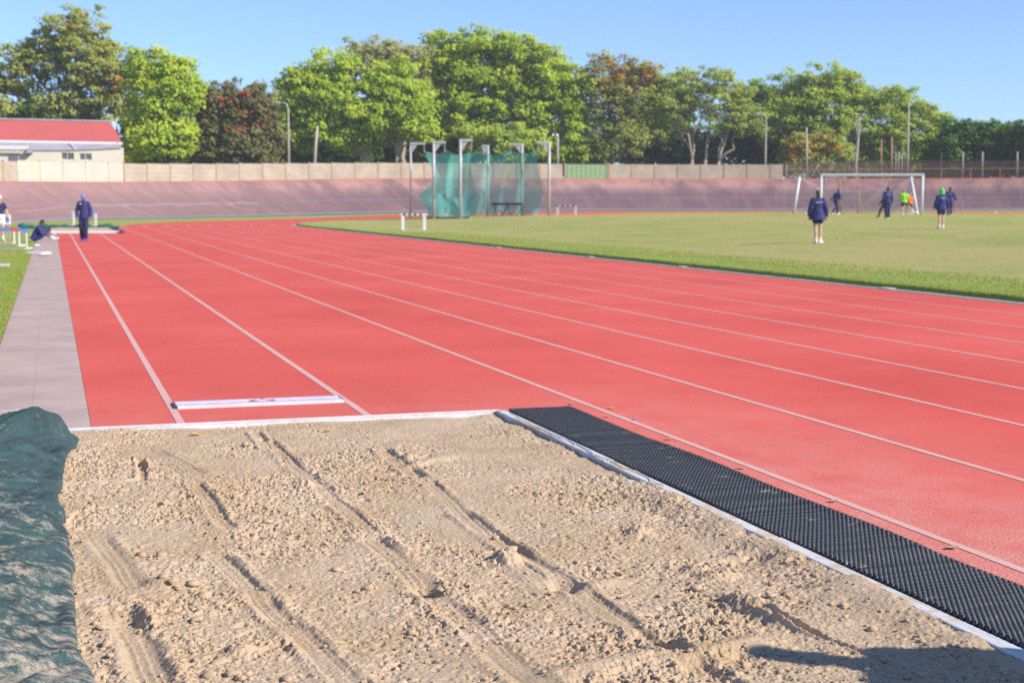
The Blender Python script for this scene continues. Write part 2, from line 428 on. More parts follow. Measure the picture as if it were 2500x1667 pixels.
# ------------------------------------------------------------------ mesh helpers
class MB:
    "collects shapes; build() links them as ONE mesh object"
    def __init__(s):
        s.v = []; s.f = []; s.mi = []
    def add(s, vs, fs, mi=0):
        o = len(s.v)
        s.v += [tuple(v) for v in vs]
        s.f += [tuple(i + o for i in f) for f in fs]
        s.mi += [mi] * len(fs)
    def box(s, c, d, rot=None, mi=0, bev=0.0):
        x, y, z = d[0] / 2, d[1] / 2, d[2] / 2
        b = min(bev, x * .9, y * .9, z * .9)
        pts = []
        if b <= 0:
            pts = [(-x, -y, -z), (x, -y, -z), (x, y, -z), (-x, y, -z), (-x, -y, z), (x, -y, z), (x, y, z), (-x, y, z)]
            fs = [(0, 3, 2, 1), (4, 5, 6, 7), (0, 1, 5, 4), (1, 2, 6, 5), (2, 3, 7, 6), (3, 0, 4, 7)]
        else:
            bm = bmesh.new(); bmesh.ops.create_cube(bm, size=1)
            for v in bm.verts:
                v.co = Vector((v.co.x * 2 * x, v.co.y * 2 * y, v.co.z * 2 * z))
            bmesh.ops.bevel(bm, geom=list(bm.edges), offset=b, segments=2, affect='EDGES', profile=0.6)
            bm.verts.index_update()
            pts = [tuple(v.co) for v in bm.verts]; fs = [tuple(v.index for v in f.verts) for f in bm.faces]
            bm.free()
        mt = (rot.to_4x4() if rot is not None else Matrix.Identity(4))
        s.add([Vector(c) + mt @ Vector(p) for p in pts], fs, mi)
    def tube(s, pts, rad, n=8, mi=0, cap=True):
        pts = [Vector(p) for p in pts]
        if isinstance(rad, (int, float)):
            rad = [rad] * len(pts)
        vs = []; fs = []
        prev = None
        for i, p in enumerate(pts):
            t = (pts[min(i + 1, len(pts) - 1)] - pts[max(i - 1, 0)])
            if t.length < 1e-9:
                t = Vector((0, 0, 1))
            t.normalize()
            if prev is None:
                a = t.orthogonal().normalized()
            else:
                a = (prev - t * prev.dot(t))
                a = a.normalized() if a.length > 1e-6 else t.orthogonal().normalized()
            prev = a
            b = t.cross(a)
            for k in range(n):
                q = 2 * math.pi * k / n
                vs.append(p + (a * math.cos(q) + b * math.sin(q)) * rad[i])
        for i in range(len(pts) - 1):
            for k in range(n):
                k2 = (k + 1) % n
                fs.append((i * n + k, i * n + k2, (i + 1) * n + k2, (i + 1) * n + k))
        if cap:
            fs.append(tuple(range(n - 1, -1, -1)))
            fs.append(tuple(range((len(pts) - 1) * n, len(pts) * n)))
        s.add(vs, fs, mi)
    def ell(s, c, r, rot=None, n=14, m=9, mi=0):
        vs = []; fs = []
        mt = rot if rot is not None else Matrix.Identity(3)
        for i in range(m + 1):
            th = math.pi * i / m
            for k in range(n):
                ph = 2 * math.pi * k / n
                q = Vector((r[0] * math.sin(th) * math.cos(ph), r[1] * math.sin(th) * math.sin(ph), r[2] * math.cos(th)))
                vs.append(Vector(c) + mt @ q)
        for i in range(m):
            for k in range(n):
                k2 = (k + 1) % n
                fs.append((i * n + k, (i + 1) * n + k, (i + 1) * n + k2, i * n + k2))
        s.add(vs, fs, mi)
    def cap(s, a, ra, b, rb, n=12):
        a = Vector(a); b = Vector(b)
        s.ell(a, (ra,) * 3, n=n, m=8); s.ell(b, (rb,) * 3, n=n, m=8)
        s.tube([a, b], [ra, rb], n=n)
    def loft(s, rings, n=18):
        "rings: (centre, rx vector, ry vector)"
        vs = []; fs = []
        for c, ax, ay in rings:
            for k in range(n):
                q = 2 * math.pi * k / n
                vs.append(Vector(c) + Vector(ax) * math.cos(q) + Vector(ay) * math.sin(q))
        for i in range(len(rings) - 1):
            for k in range(n):
                k2 = (k + 1) % n
                fs.append((i * n + k, i * n + k2, (i + 1) * n + k2, (i + 1) * n + k))
        fs.append(tuple(range(n - 1, -1, -1)))
        fs.append(tuple(range((len(rings) - 1) * n, len(rings) * n)))
        s.add(vs, fs)
    def mesh(s, name, mats):
        me = bpy.data.meshes.new(name)
        me.from_pydata([tuple(v) for v in s.v], [], s.f)
        for m in (mats if isinstance(mats, (list, tuple)) else [mats]):
            me.materials.append(m)
        me.polygons.foreach_set('material_index', s.mi)
        me.update()
        return me
    def build(s, name, mats, parent=None, smooth=False, loc=None):
        me = s.mesh(name, mats)
        if smooth:
            me.polygons.foreach_set('use_smooth', [True] * len(me.polygons))
        return link(name, me, parent, loc)

def link(name, me, parent=None, loc=None):
    o = bpy.data.objects.new(name, me)
    COL.objects.link(o)
    if parent is not None:
        o.parent = parent
    if loc is not None:
        o.location = loc
    return o
def np_mesh(name, verts, quads, mats, smooth=True, tri=False):
    me = bpy.data.meshes.new(name)
    verts = np.ascontiguousarray(verts, np.float32); quads = np.ascontiguousarray(quads, np.int32)
    k = quads.shape[1]
    me.vertices.add(len(verts)); me.vertices.foreach_set('co', verts.ravel())
    me.loops.add(quads.size); me.loops.foreach_set('vertex_index', quads.ravel())
    me.polygons.add(len(quads))
    me.polygons.foreach_set('loop_start', np.arange(len(quads), dtype=np.int32) * k)
    me.polygons.foreach_set('loop_total', np.full(len(quads), k, np.int32))
    for m in (mats if isinstance(mats, (list, tuple)) else [mats]):
        me.materials.append(m)
    me.polygons.foreach_set('use_smooth', np.full(len(quads), smooth))
    me.update(calc_edges=True)
    me.validate()
    return me
def grid_quads(nx, ny, keep=None):
    i = np.arange(nx * ny).reshape(ny, nx)
    q = np.stack([i[:-1, :-1], i[:-1, 1:], i[1:, 1:], i[1:, :-1]], -1).reshape(-1, 4)
    return q
def face_colors(me, cols):
    "one hue per face"
    k = len(me.loops) // len(me.polygons)
    a = me.color_attributes.new('leaf_hue', 'FLOAT_COLOR', 'CORNER')
    full = np.ones((len(cols), k, 4), np.float32)
    full[:, :, :3] = cols[:, None, :]
    a.data.foreach_set('color', full.ravel())
def tag(o, label, cat, group=None, kind=None):
    if label: o['label'] = label
    if cat: o['category'] = cat
    if group: o['group'] = group
    if kind: o['kind'] = kind
    return o
def struct(o):
    o['kind'] = 'structure'
    return o
def thing(name, label, cat, loc=(0, 0, 0), rz=0.0, group=None):
    o = bpy.data.objects.new(name, None)
    o.empty_display_size = 0.2
    COL.objects.link(o)
    o.location = loc
    o.rotation_euler = (0, 0, rz)
    return tag(o, label, cat, group)
def copy_tree(o, parent=None):
    c = o.copy(); COL.objects.link(c)
    if parent is not None:
        c.parent = parent
    for ch in list(o.children):
        copy_tree(ch, c)
    return c

# ================================================================== THE GROUND AND THE TRACK
BC = np.array([50.0, 81.0])                 # centre of the running track's bend
X_OUT, X_IN = 3.70, 13.46                   # outer and inner lane lines on the straight
R_OUT, R_IN = BC[0] - X_OUT, BC[0] - X_IN
PIT_X0, PIT_X1, PIT_Y1 = 0.02, 2.96, 9.52
def stadium(r, y0, n_arc=72, y_step=6.0, right_to=None):
    "points along an offset of the track's inside edge: up the near straight, round the bend, down the far straight"
    pts = []
    ys = list(np.arange(y0, BC[1], y_step)) + [BC[1]]
    for y in ys:
        pts.append((BC[0] - r, y))
    for i in range(1, n_arc + 1):
        a = math.pi * i / n_arc
        pts.append((BC[0] - r * math.cos(a), BC[1] + r * math.sin(a)))
    for y in reversed(ys[:-1]):
        pts.append((BC[0] + r, y))
    return np.array(pts)
def strip(name, ra, rb, y0, mat, za, zb=None, nr=1, n_arc=72, y_step=6.0):
    rs = np.linspace(ra, rb, nr + 1)
    rows = []
    for k, r in enumerate(rs):
        p = stadium(r, y0, n_arc, y_step)
        z = TZ(p[:, 0], p[:, 1]) + (za if zb is None else za + (zb - za) * k / nr)
        rows.append(np.column_stack([p, z]))
    n = len(rows[0])
    v = np.concatenate(rows)
    return link(name, np_mesh(name, v, grid_quads(n, nr + 1)[:, ::-1], mat, smooth=False))

g = MB(); g.add([(-3000, -3000, -0.6), (3000, -3000, -0.6), (3000, 3000, -0.6), (-3000, 3000, -0.6)], [(0, 1, 2, 3)])
struct(g.build('ground', M['ground']))

# red running surface: lanes, then the runway side beside the pits
struct(strip('running_track', R_OUT, R_IN, -30.0, M['track'], 0.0, nr=10))
rb = MB()
def sheet(b, x0, x1, y0, y1, z, mi=0, ny=1):
    for i in range(ny):
        a = y0 + (y1 - y0) * i / ny; c = y0 + (y1 - y0) * (i + 1) / ny
        b.add([(x0, a, z), (x1, a, z), (x1, c, z), (x0, c, z)], [(0, 1, 2, 3)], mi)
sheet(rb, PIT_X1, X_OUT, -30, PIT_Y1, 0.0)
sheet(rb, 0.215, X_OUT, PIT_Y1, 66.9, 0.0, ny=8)
sheet(rb, 3.12, X_OUT, 66.9, 81, 0.0)
struct(rb.build('runway', M['track']))
# concrete path beside the runway, with its joints
pb = MB()
y = PIT_Y1
while y < 67:
    y2 = min(y + 6.0, 67.2)
    sheet(pb, -0.53, -0.162, y + 0.004, y2, 0.002)
    sheet(pb, -0.1612, 0.212, y + 0.004, y2, 0.001)
    y = y2
struct(pb.build('path', M['concrete']))
pe = MB(); sheet(pe, -0.56, 0.225, PIT_Y1, 67.2, -0.006); struct(pe.build('path_bed', M['kerb']))
# grass left of the path, and beyond the far pit
gb = MB(); sheet(gb, -90, -0.53, -30, 67, 0.03, ny=12); struct(gb.build('lawn', M['verge']))
gxs = np.linspace(-70, 190, 131); gys = np.linspace(67, 150, 43)
GX, GY = np.meshgrid(gxs, gys)
GR = np.hypot(GX - 50, GY - 81)
GT = np.clip((GR - 46.4) / 7.0, 0, 1) * (GY > 81)
GZ = (TZ(GX, GY) - 0.03) * (1 - GT) + GT * (0.06 + 0.55 * sstep(5, 50, GX) + 0.005 * np.maximum(0, GX - 50)) - 0.2 * sstep(2, -6, GX)
struct(link('verge', np_mesh('verge', np.column_stack([GX.ravel(), GY.ravel(), GZ.ravel()]), grid_quads(131, 43), M['verge'])))
# kerb between lane 1 and the turf
struct(strip('kerb', R_IN - 0.03, R_IN - 0.33, -30, M['kerb'], 0.012, nr=1))
# turf infield, its edge standing proud of the kerb
IN_R = R_IN - 0.33
edge = stadium(IN_R, -30.0, 72, 2.0)
med = np.array([(BC[0], min(p[1], BC[1])) for p in edge])
rows = []
us = np.concatenate([[0, 0.0005], np.linspace(0.004, 0.06, 10), np.linspace(0.09, 1, 22)])
for k, u in enumerate(us):
    p = edge * (1 - u) + med * u
    if k <= 1:
        jit = fbm(p[:, 1] * 1.3, p[:, 0] * 1.3, 5, 3) * 0.05
        p = p.copy(); p[:, 0] += jit
    lift = 0.0 if k == 0 else 0.085 - 0.03 * min(1, u * 12)
    rows.append(np.column_stack([p, TZ(p[:, 0], p[:, 1]) + lift + (0.012 * fbm(p[:, 0], p[:, 1], 3, 2) if k else 0)]))
n_e = len(edge)
struct(link('infield', np_mesh('infield', np.concatenate(rows), grid_quads(n_e, len(us))[:, ::-1], M['infield'])))

# lane lines: nine round the track, two along the runway
for i in range(9):
    r = R_OUT - 1.22 * i
    struct(strip('lane_line', r + 0.024, r - 0.024, -30.0, M['line'], 0.0025, nr=1, n_arc=96))
for x in (0.787, 2.05):
    lb = MB(); sheet(lb, x - 0.027, x + 0.027, PIT_Y1 + 0.05, 66.85, 0.0025); struct(lb.build('runway_line', M['line']))

# ================================================================== LONG JUMP PIT, NEAR END
def px_to_ground(x, y):
    r = ray(x, y); t = -CAMH / r[2]
    return np.array([r[0] * t, r[1] * t])
def groove(h, X, Y, p0, p1, w, d, ridge=0.6, rough=None):
    "a mark dragged through the sand: a shallow flat trough with a heaped lip and fine lengthwise scratches"
    a = px_to_ground(*p0); b = px_to_ground(*p1)
    L = np.hypot(*(b - a)); t = (b - a) / L
    s = (X - a[0]) * t[0] + (Y - a[1]) * t[1]
    q = -(X - a[0]) * t[1] + (Y - a[1]) * t[0]
    q = q + 0.012 * vnoise(s * 2.2, q * 0 + 3.3, 71) + 0.004 * vnoise(s * 25, q * 20, 72)
    endf = sstep(-0.06, 0.08, s) * sstep(L + 0.06, L - 0.08, s)
    prof = -d * (1 - sstep(w * 0.30, w * 0.58, np.abs(q)))
    lip = d * ridge * np.exp(-((np.abs(q) - w * 0.72) / (w * 0.2)) ** 2)
    scr = 0.0022 * vnoise(q * 95, s * 1.3 + 7, 5) * (np.abs(q) < w * 0.5)
    d_var = 0.65 + 0.6 * vnoise(s * 1.7, s * 0 + p0[0], 14)
    prof = prof * d_var * 0.78; lip = lip * (0.7 + 0.6 * vnoise(s * 5, q * 9, 15))
    mask = endf * (1 - sstep(w * 0.5, w * 0.65, np.abs(q)))
    return h * (1 - mask * 0.70) + endf * (prof + lip + scr), mask
def stroke(h, X, Y, p0, p1, w, up):
    "a smooth heaped ridge left by the rake"
    a = px_to_ground(*p0); b = px_to_ground(*p1)
    L = np.hypot(*(b - a)); t = (b - a) / L
    s = (X - a[0]) * t[0] + (Y - a[1]) * t[1]
    q = -(X - a[0]) * t[1] + (Y - a[1]) * t[0]
    endf = sstep(-0.1, 0.1, s) * sstep(L + 0.1, L - 0.1, s)
    g_ = np.exp(-(q / w) ** 2) * endf
    return h * (1 - 0.7 * g_) + up * g_, g_
xs = np.linspace(PIT_X0 - 0.3, PIT_X1, 860)
ys = []
yy = 1.6
while yy < PIT_Y1 - 0.005:
    ys.append(yy); yy += 0.0038 + max(0, yy - 3.5) * 0.0010 if yy > 3.4 else 0.02
ys.append(PIT_Y1 - 0.003)
ys = np.array(ys)
X, Y = np.meshgrid(xs, ys)
crumb = sstep(-0.30, 0.35, fbm(X * 2.0 + 4, Y * 1.6, 21, 4))                   # crumbly where 1
h1 = clods(X + 0.006 * vnoise(X * 40, Y * 40, 1), Y, 0.0185, 31, 0.55)
h2 = clods(X, Y + 0.004 * vnoise(X * 70, Y * 70, 2), 0.0115, 32, 0.72)
h3 = clods(X + 0.01 * vnoise(X * 30, Y * 30, 4), Y, 0.045, 33, 0.13)
tiny = 0.0045 * fbm(X * 85, Y * 85, 41, 2)
pores = clods(X + 0.008 * vnoise(X * 45, Y * 45, 6), Y, 0.030, 61, 0.36)
tex = crumb * (0.0125 * h1 + 0.018 * h3 * sstep(0.15, 0.5, fbm(X * 1.3, Y * 1.3, 77, 3))) + (0.35 + 0.65 * crumb) * 0.0095 * h2 + tiny
tex = tex - (0.30 + 0.70 * crumb) * 0.030 * pores
tex = tex * (0.55 + 0.45 * sstep(9.2, 7.5, Y))
H = 0.012 * fbm(X * 1.1, Y * 1.1, 3, 3) + 0.008 * fbm(X * 4, Y * 4, 8, 3) + tex * (0.62 + 0.30 * vnoise(X * 1.7, Y * 1.4, 66))
H -= 0.010 * sstep(0.35, 0.70, fbm(X * 11, Y * 11, 55, 2)) * crumb               # pits
GM = np.zeros_like(X)
for (p0, p1, w, d) in [((520, 1335), (900, 1690), 0.095, 0.022), ((900, 1295), (1340, 1680), 0.11, 0.018), ((1120, 1240), (1830, 1690), 0.10, 0.022),
                       ((650, 1065), (905, 1282), 0.085, 0.016), ((1040, 1165), (1180, 1285), 0.08, 0.010), ((280, 1465), (400, 1680), 0.12, 0.028),
                       ((925, 1085), (1025, 1155), 0.09, 0.018), ((620, 1045), (650, 1085), 0.07, 0.022), ((340, 1105), (345, 1160), 0.05, 0.026),
                       ((360, 1090), (470, 1150), 0.18, 0.012), ((470, 1165), (560, 1275), 0.08, 0.016), ((1850, 1480), (2190, 1610), 0.035, 0.018),
                       ((235, 1300), (330, 1420), 0.10, 0.016), ((1240, 1345), (1320, 1400), 0.08, 0.016)]:
    H, mk = groove(H, X, Y, p0, p1, w, d)
    GM = np.maximum(GM, mk)
for (p0, p1, w, up) in [((1330, 1640), (1640, 1580), 0.07, 0.03), ((1650, 1590), (1880, 1545), 0.06, 0.028), ((1900, 1440), (2060, 1430), 0.05, 0.02),
                        ((990, 1130), (1100, 1105), 0.06, 0.02), ((560, 1430), (700, 1440), 0.05, 0.018), ((2000, 1465), (2160, 1400), 0.08, 0.018),
                        ((1430, 1420), (1500, 1400), 0.05, 0.018)]:
    H, mk = stroke(H, X, Y, p0, p1, w, up)
    GM = np.maximum(GM, mk)
def mound(c, rx, ry, up, ang=0.0):
    global H
    c = px_to_ground(*c)
    dx = X - c[0]; dy = Y - c[1]
    ca, sa = math.cos(ang), math.sin(ang)
    u = (dx * ca + dy * sa) / rx; v = (-dx * sa + dy * ca) / ry
    g_ = np.exp(-(u * u + v * v) ** 1.4)
    H = H + up * g_ * (1 + 0.28 * fbm(X * 34, Y * 34, 91, 3))
mound((1830, 1465), 0.06, 0.14, 0.055, 0.25)
mound((1905, 1500), 0.05, 0.11, 0.03, 0.3)
for c, rx, ry, up in [((1240, 1350), .06, .07, .045), ((1560, 1290), .05, .05, .04), ((2230, 1400), .08, .05, .035), ((1820, 1340), .06, .06, .02), ((1700, 1375), .05, .05, .03),
                      ((590, 1570), .05, .05, .035), ((1000, 1110), .07, .06, .03), ((745, 1170), .05, .06, .028), ((420, 1410), .09, .08, .03), ((1650, 1225), .09, .06, .03), ((1760, 1390), .08, .05, .03)]:
    mound(c, rx, ry, up)
for c, rx, ry, up in [((1840, 1347), .10, .07, -.05), ((1370, 1410), .06, .08, -.04), ((1035, 1420), .06, .08, -.035), ((330, 1115), .035, .06, -.04), ((330, 1160), .03, .03, -.035),
                      ((645, 1060), .03, .06, -.035), ((1010, 1150), .05, .05, -.03), ((310, 1500), .05, .12, -.018), ((1600, 1530), .08, .10, -.02)]:
    mound(c, rx, ry, up)
# crumbs fallen into the marks, and the small dark pores between the grains
H = H + GM * 0.30 * 0.0095 * h2 * sstep(-0.1, 0.4, vnoise(X * 5, Y * 5, 92)) + 0.0016 * fbm(X * 110, Y * 110, 93, 2)
pore2 = clods(X + 0.006 * vnoise(X * 60, Y * 60, 7), Y, 0.021, 81, 0.24)
pore3 = clods(X, Y + 0.006 * vnoise(X * 50, Y * 50, 17), 0.038, 83, 0.13)
pm = (0.06 + 0.94 * sstep(-0.12, 0.32, fbm(X * 2.3 + 9, Y * 1.9, 85, 4))) * (1 - 0.85 * GM)
H = H - pm * (0.014 * sstep(0.20, 0.48, pore2) + 0.020 * sstep(0.25, 0.50, pore3) * crumb)
base = -0.026 + 0.012 * sstep(8.6, 9.5, Y) * (0.6 + 0.4 * vnoise(X * 2.5, X * 0 + 2, 19))
# lies against the timber on the right, scooped away from it near the far corner
side = sstep(2.70, 2.96, X)
H = H * (1 - 0.45 * side)
base = base + side * (0.036 + 0.012 * vnoise(Y * 2.6, Y * 0, 9) + 0.012 * vnoise(Y * 9, Y * 0, 10)) * (0.45 + 0.55 * sstep(7.4, 6.2, Y))
base = base - 0.050 * 0.15 * np.exp(-((X - 2.93) / 0.09) ** 2) * sstep(6.2, 7.2, Y) * sstep(9.5, 9.3, Y)
Z = base + H
sand = link('sand', np_mesh('sand', np.column_stack([X.ravel(), Y.ravel(), Z.ravel()]), grid_quads(len(xs), len(ys)), M['sand']))
struct(sand)
def sand_z(x, y):
    i = min(len(ys) - 1, max(0, int(np.searchsorted(ys, y)))); j = min(len(xs) - 1, max(0, int(np.searchsorted(xs, x))))
    return float(Z[i, j]), float(crumb[i, j])
# loose clods lying on the sand
ico = bmesh.new(); bmesh.ops.create_icosphere(ico, subdivisions=2, radius=1.0)
ico.verts.index_update()
IV = np.array([v.co[:] for v in ico.verts]); IFc = np.array([[v.index for v in f.verts] for f in ico.faces]); ico.free()
cv = []; cf = []; off = 0; cnt = 0
while cnt < 3600:
    d = 3.6 + 5.6 * rnd.random() ** 1.5
    x = rnd.uniform(0.05, 2.9); yv = d
    z0, cr = sand_z(x, yv)
    if rnd.random() > 0.10 + cr * 0.9:
        continue
    r = 0.0028 + 0.0075 * rnd.random() ** 3
    if rnd.random() < 0.010:
        r *= 2.0
    k = IV * (1 + 0.30 * vnoise(IV[:, 0] * 1.7 + cnt, IV[:, 1] * 1.7 + IV[:, 2] * 2.3, cnt % 97)[:, None])
    k = k * np.array([r * rnd.uniform(.8, 1.3), r * rnd.uniform(.8, 1.3), r * rnd.uniform(.6, .95)])
    cv.append(k + np.array([x, yv, z0 + r * 0.45])); cf.append(IFc + off); off += len(IV); cnt += 1
big = [(400, 1412), (385, 1400), (470, 1418), (450, 1398), (500, 1440), (395, 1345), (330, 1330), (570, 1625), (540, 1592), (512, 1630), (700, 1640), (420, 1420), (1075, 1420), (820, 1375), (600, 1180), (655, 1265), (1210, 1290),
       (480, 1500), (530, 1600), (590, 1635), (345, 1342), (260, 1560), (245, 1520), (270, 1590), (1010, 1640), (980, 1655), (900, 1420), (1375, 1255), (1400, 1235), (760, 1210), (810, 1255), (1880, 1440), (1700, 1420), (1250, 1345), (2060, 1470), (2130, 1520)]
for i, (px, py) in enumerate(big):
    for j in range(3):
        g_ = px_to_ground(px + rnd.uniform(-22, 22) * (j > 0), py + rnd.uniform(-12, 12) * (j > 0))
        r = (0.020 if j == 0 else 0.009) * rnd.uniform(.6, 1.15)
        if not (0.05 < g_[0] < 2.9): continue
        k = IV * (1 + 0.32 * vnoise(IV[:, 0] * 1.9 + i, IV[:, 1] * 1.9 + IV[:, 2] * 2.3, 7 + i + j)[:, None])
        k = k * np.array([r * rnd.uniform(.9, 1.5), r * rnd.uniform(.9, 1.3), r * rnd.uniform(.5, .8)])
        cv.append(k + np.array([g_[0], g_[1], sand_z(g_[0], g_[1])[0] + r * 0.25])); cf.append(IFc + off); off += len(IV)
cl = link('sand_clods', np_mesh('sand_clods', np.concatenate(cv), np.concatenate(cf), M['sand']))
tag(cl, 'loose crumbs of damp sand strewn over the raked long jump pit', 'sand clods', kind='stuff')

# timber edging of the pit: a painted board at the far end, a strapped timber down the right side
fb = thing('pit_edging', 'white painted board across the far end of the sand pit', 'edging board')
b = MB(); b.box((1.49, PIT_Y1 + 0.028, -0.074), (3.02, 0.05, 0.16), bev=0.006); b.build('board', M['oldwhite'], fb)
sb = thing('pit_edging', 'weathered white timber with frayed cords along the right side of the pit', 'edging board')
b = MB()
yy = 1.6; k = 0
while yy < PIT_Y1 - 0.05:
    L = 1.95
    e = min(yy + L, PIT_Y1 - 0.002)
    b.box((2.992 + 0.005 * math.sin(k * 2.3), (yy + e) / 2, -0.070), (0.068, e - yy - 0.008, 0.158), bev=0.007); yy = e; k += 1
b.build('timber', M['timber'], sb)
for k in range(4):
    c = MB(); pts = []
    y0 = rnd.uniform(6.4, 8.4)
    L = rnd.uniform(0.7, 1.6)
    ph = rnd.random() * 6
    for i in range(26):
        t = i / 25
        yv = min(y0 + L * t, PIT_Y1 - 0.03)
        pts.append((2.992 + 0.013 * math.sin(ph + t * 9) + 0.006 * math.sin(ph * 2 + t * 23), yv, 0.0125 + 0.003 * abs(math.sin(t * 7 + ph))))
    c.tube(pts, 0.0026, 6)
    c.build('cord', M['cords'], sb, smooth=True)

# take-off board let into the runway
tb = thing('takeoff_board', 'white take-off board with a mauve strip set across the runway', 'take-off board')
b = MB(); b.box((1.42, 10.315, 0.002), (1.20, 0.115, 0.03), bev=0.004); b.build('board', M['oldwhite'], tb)
b = MB(); b.box((1.42, 10.405, -0.004), (1.19, 0.062, 0.03), bev=0.004); b.build('indicator_strip', M['plasticine'], tb)
b = MB(); b.box((1.42, 10.49, 0.001), (1.20, 0.10, 0.03), bev=0.004); b.build('rear_strip', M['violetband'], tb)
b = MB(); b.box((0.806, 10.40, 0.000), (0.020, 0.26, 0.026), bev=0.003); b.build('end_slot', M['dark'], tb)
b = MB(); b.box((2.028, 10.46, 0.000), (0.014, 0.2, 0.026), bev=0.003); b.build('end_slot', M['dark'], tb)
tp = MB(); pts = []
for i in range(30):
    t = i / 29
    pts.append((1.34 + 0.20 * t, 10.41 + 0.015 * math.sin(t * 8), 0.014 + 0.018 * abs(math.sin(t * 9)) * math.sin(t * 3.1)))
for i in range(29):
    a = Vector(pts[i]); c = Vector(pts[i + 1]); w = Vector((0, 0.014, 0.004 * math.sin(i)))
    tp.add([a - w, c - w, c + w, a + w], [(0, 1, 2, 3)])
tag(tp.build('tape_scrap', M['tape']), 'crumpled scrap of red tape lying on the take-off board', 'tape')

# perforated black rubber matting beside the pit
mx0, mx1, my0, my1 = 3.036, 3.50, 1.8, 9.47
nx = 232; nyv = []
yy = my0
while yy < my1:
    nyv.append(yy); yy += 0.0026 + max(0, yy - 4) * 0.0005 if yy > 3.5 else 0.012
nyv = np.array(nyv + [my1]); xv = np.linspace(mx0, mx1, nx)
MX, MY = np.meshgrid(xv, nyv)
cell = 0.0215; rowh = cell * 0.866
row = np.floor(MY / rowh); fx = (MX / cell + 0.5 * (row % 2)); fx = fx - np.floor(fx) - 0.5; fy = MY / rowh - row - 0.5
rr = np.sqrt((fx * cell) ** 2 + (fy * rowh) ** 2)
MZ = 0.022 - 0.0195 * (1 - sstep(0.0060, 0.0077, rr)) + 0.0018 * np.cos(fx * 2 * math.pi) * np.cos(fy * 2 * math.pi)
MZ = MZ + 0.005 * fbm(MX * 2.5, MY * 1.2, 61, 2)
MZ[:, 0] = 0.003; MZ[:, -1] = 0.001; MZ[0, :] = 0.003; MZ[-1, :] = 0.003
MZ = MZ + 0.012 * np.clip(vnoise(MY * 1.3, MY * 0, 44), 0, 1) * sstep(0.84, 1.0, (MX - mx0) / (mx1 - mx0)) * (MX < mx1 - 0.001)
MXw = MX + 0.010 * vnoise(MY * 1.1, MY * 0, 12) * ((MX - mx0) / (mx1 - mx0)) - 0.02 * (MX - mx0) / (mx1 - mx0) * sstep(5.2, 4.6, MY) * 0
def mat_mat():
    m, nt, b = new_mat("perforated_rubber")
    f = noise_node(nt, 30, 3, 0.6)
    c = ramp(nt, f, [(0.3, (0.032, 0.033, 0.039)), (0.7, (0.052, 0.054, 0.063))])
    dust = ramp(nt, noise_node(nt, 8, 8, 0.75, (1.0, 1.8, 1.0)), [(0.60, 0.0), (0.70, 0.75)])
    c = mix(nt, dust, c, (0.42, 0.33, 0.235))
    nt.links.new(c, b.inputs['Base Color'])
    b.inputs['Roughness'].default_value = 0.55
    return m
tag(link('rubber_mat', np_mesh('rubber_mat', np.column_stack([MXw.ravel(), MY.ravel(), MZ.ravel()]), grid_quads(nx, len(nyv)), mat_mat())),
    'long black perforated rubber mat laid beside the near sand pit', 'rubber mat')

# green shade cloth pulled back along the left side of the pit
nu, nv = 420, 190
U = np.linspace(3.2, 9.22, nu); V = np.linspace(0, 1.7, nv)
UU, VV = np.meshgrid(U, V)
edge_x = 0.045 + 0.03 * vnoise(UU * 1.2, UU * 0, 3) + 0.02 * vnoise(UU * 4, UU * 0, 4) + 0.06 * sstep(4.9, 4.3, UU) + 0.06 * sstep(8.75, 9.0, UU)
TXx = edge_x - VV
warp = UU * 1.0 + 0.55 * VV + 0.12 * fbm(UU * 1.5, VV * 2, 6, 2)
fold = 1 - np.abs(fbm(warp * 1.9, VV * 1.1, 15, 2))
fold2 = (1 - np.abs(fbm(warp * 4.5, VV * 1.6, 18, 2))) ** 3
fold3 = (1 - np.abs(fbm(warp * 11.0 + 3, VV * 3.0, 28, 2))) ** 4
TZz = 0.0 + 0.042 * (1 - np.exp(-VV / 0.03)) + 0.045 * sstep(0.02, 0.35, VV)
TZz = TZz + (0.045 * (fold - 0.7) + 0.046 * (fold2 - 0.5) + 0.024 * (fold3 - 0.4) + 0.005 * fbm(warp * 30, VV * 14, 19, 2)) * sstep(0, 0.10, VV)
bun = np.exp(-((UU - 8.98) / 0.13) ** 2) * (0.45 + 0.55 * np.exp(-((VV - 0.22) / 0.17) ** 2))
TZz = TZz + 0.125 * bun * sstep(0.0, 0.12, VV) * (1 - 0.5 * sstep(0.35, 0.8, VV)) - 0.05 * np.exp(-((UU - 8.66) / 0.12) ** 2) * sstep(0.03, 0.15, VV)
endd = sstep(9.12, 9.22, UU)
TZz = TZz * (1 - endd) + (-0.02) * endd
TZz = np.where(VV < 0.004, -0.05, TZz)
tag(link('shade_cloth', np_mesh('shade_cloth', np.column_stack([TXx.ravel(), UU.ravel(), TZz.ravel()]), grid_quads(nu, nv)[:, ::-1], M['tarp'])),
    'crumpled dark green shade cloth dusted with sand along the left edge of the pit', 'pit cover')
# kerbs at the near end of the path, behind the cloth
kb = MB(); kb.box((-0.95, 10.30, 0.02), (1.4, 0.09, 0.05), bev=0.008); kb.box((-0.95, 9.86, 0.01), (1.4, 0.035, 0.03), bev=0.006, mi=1)
tag(kb.build('kerb_stone', [M['kerb'], M['dark']]), 'pale kerb stone across the path behind the green shade cloth', 'kerb stone')

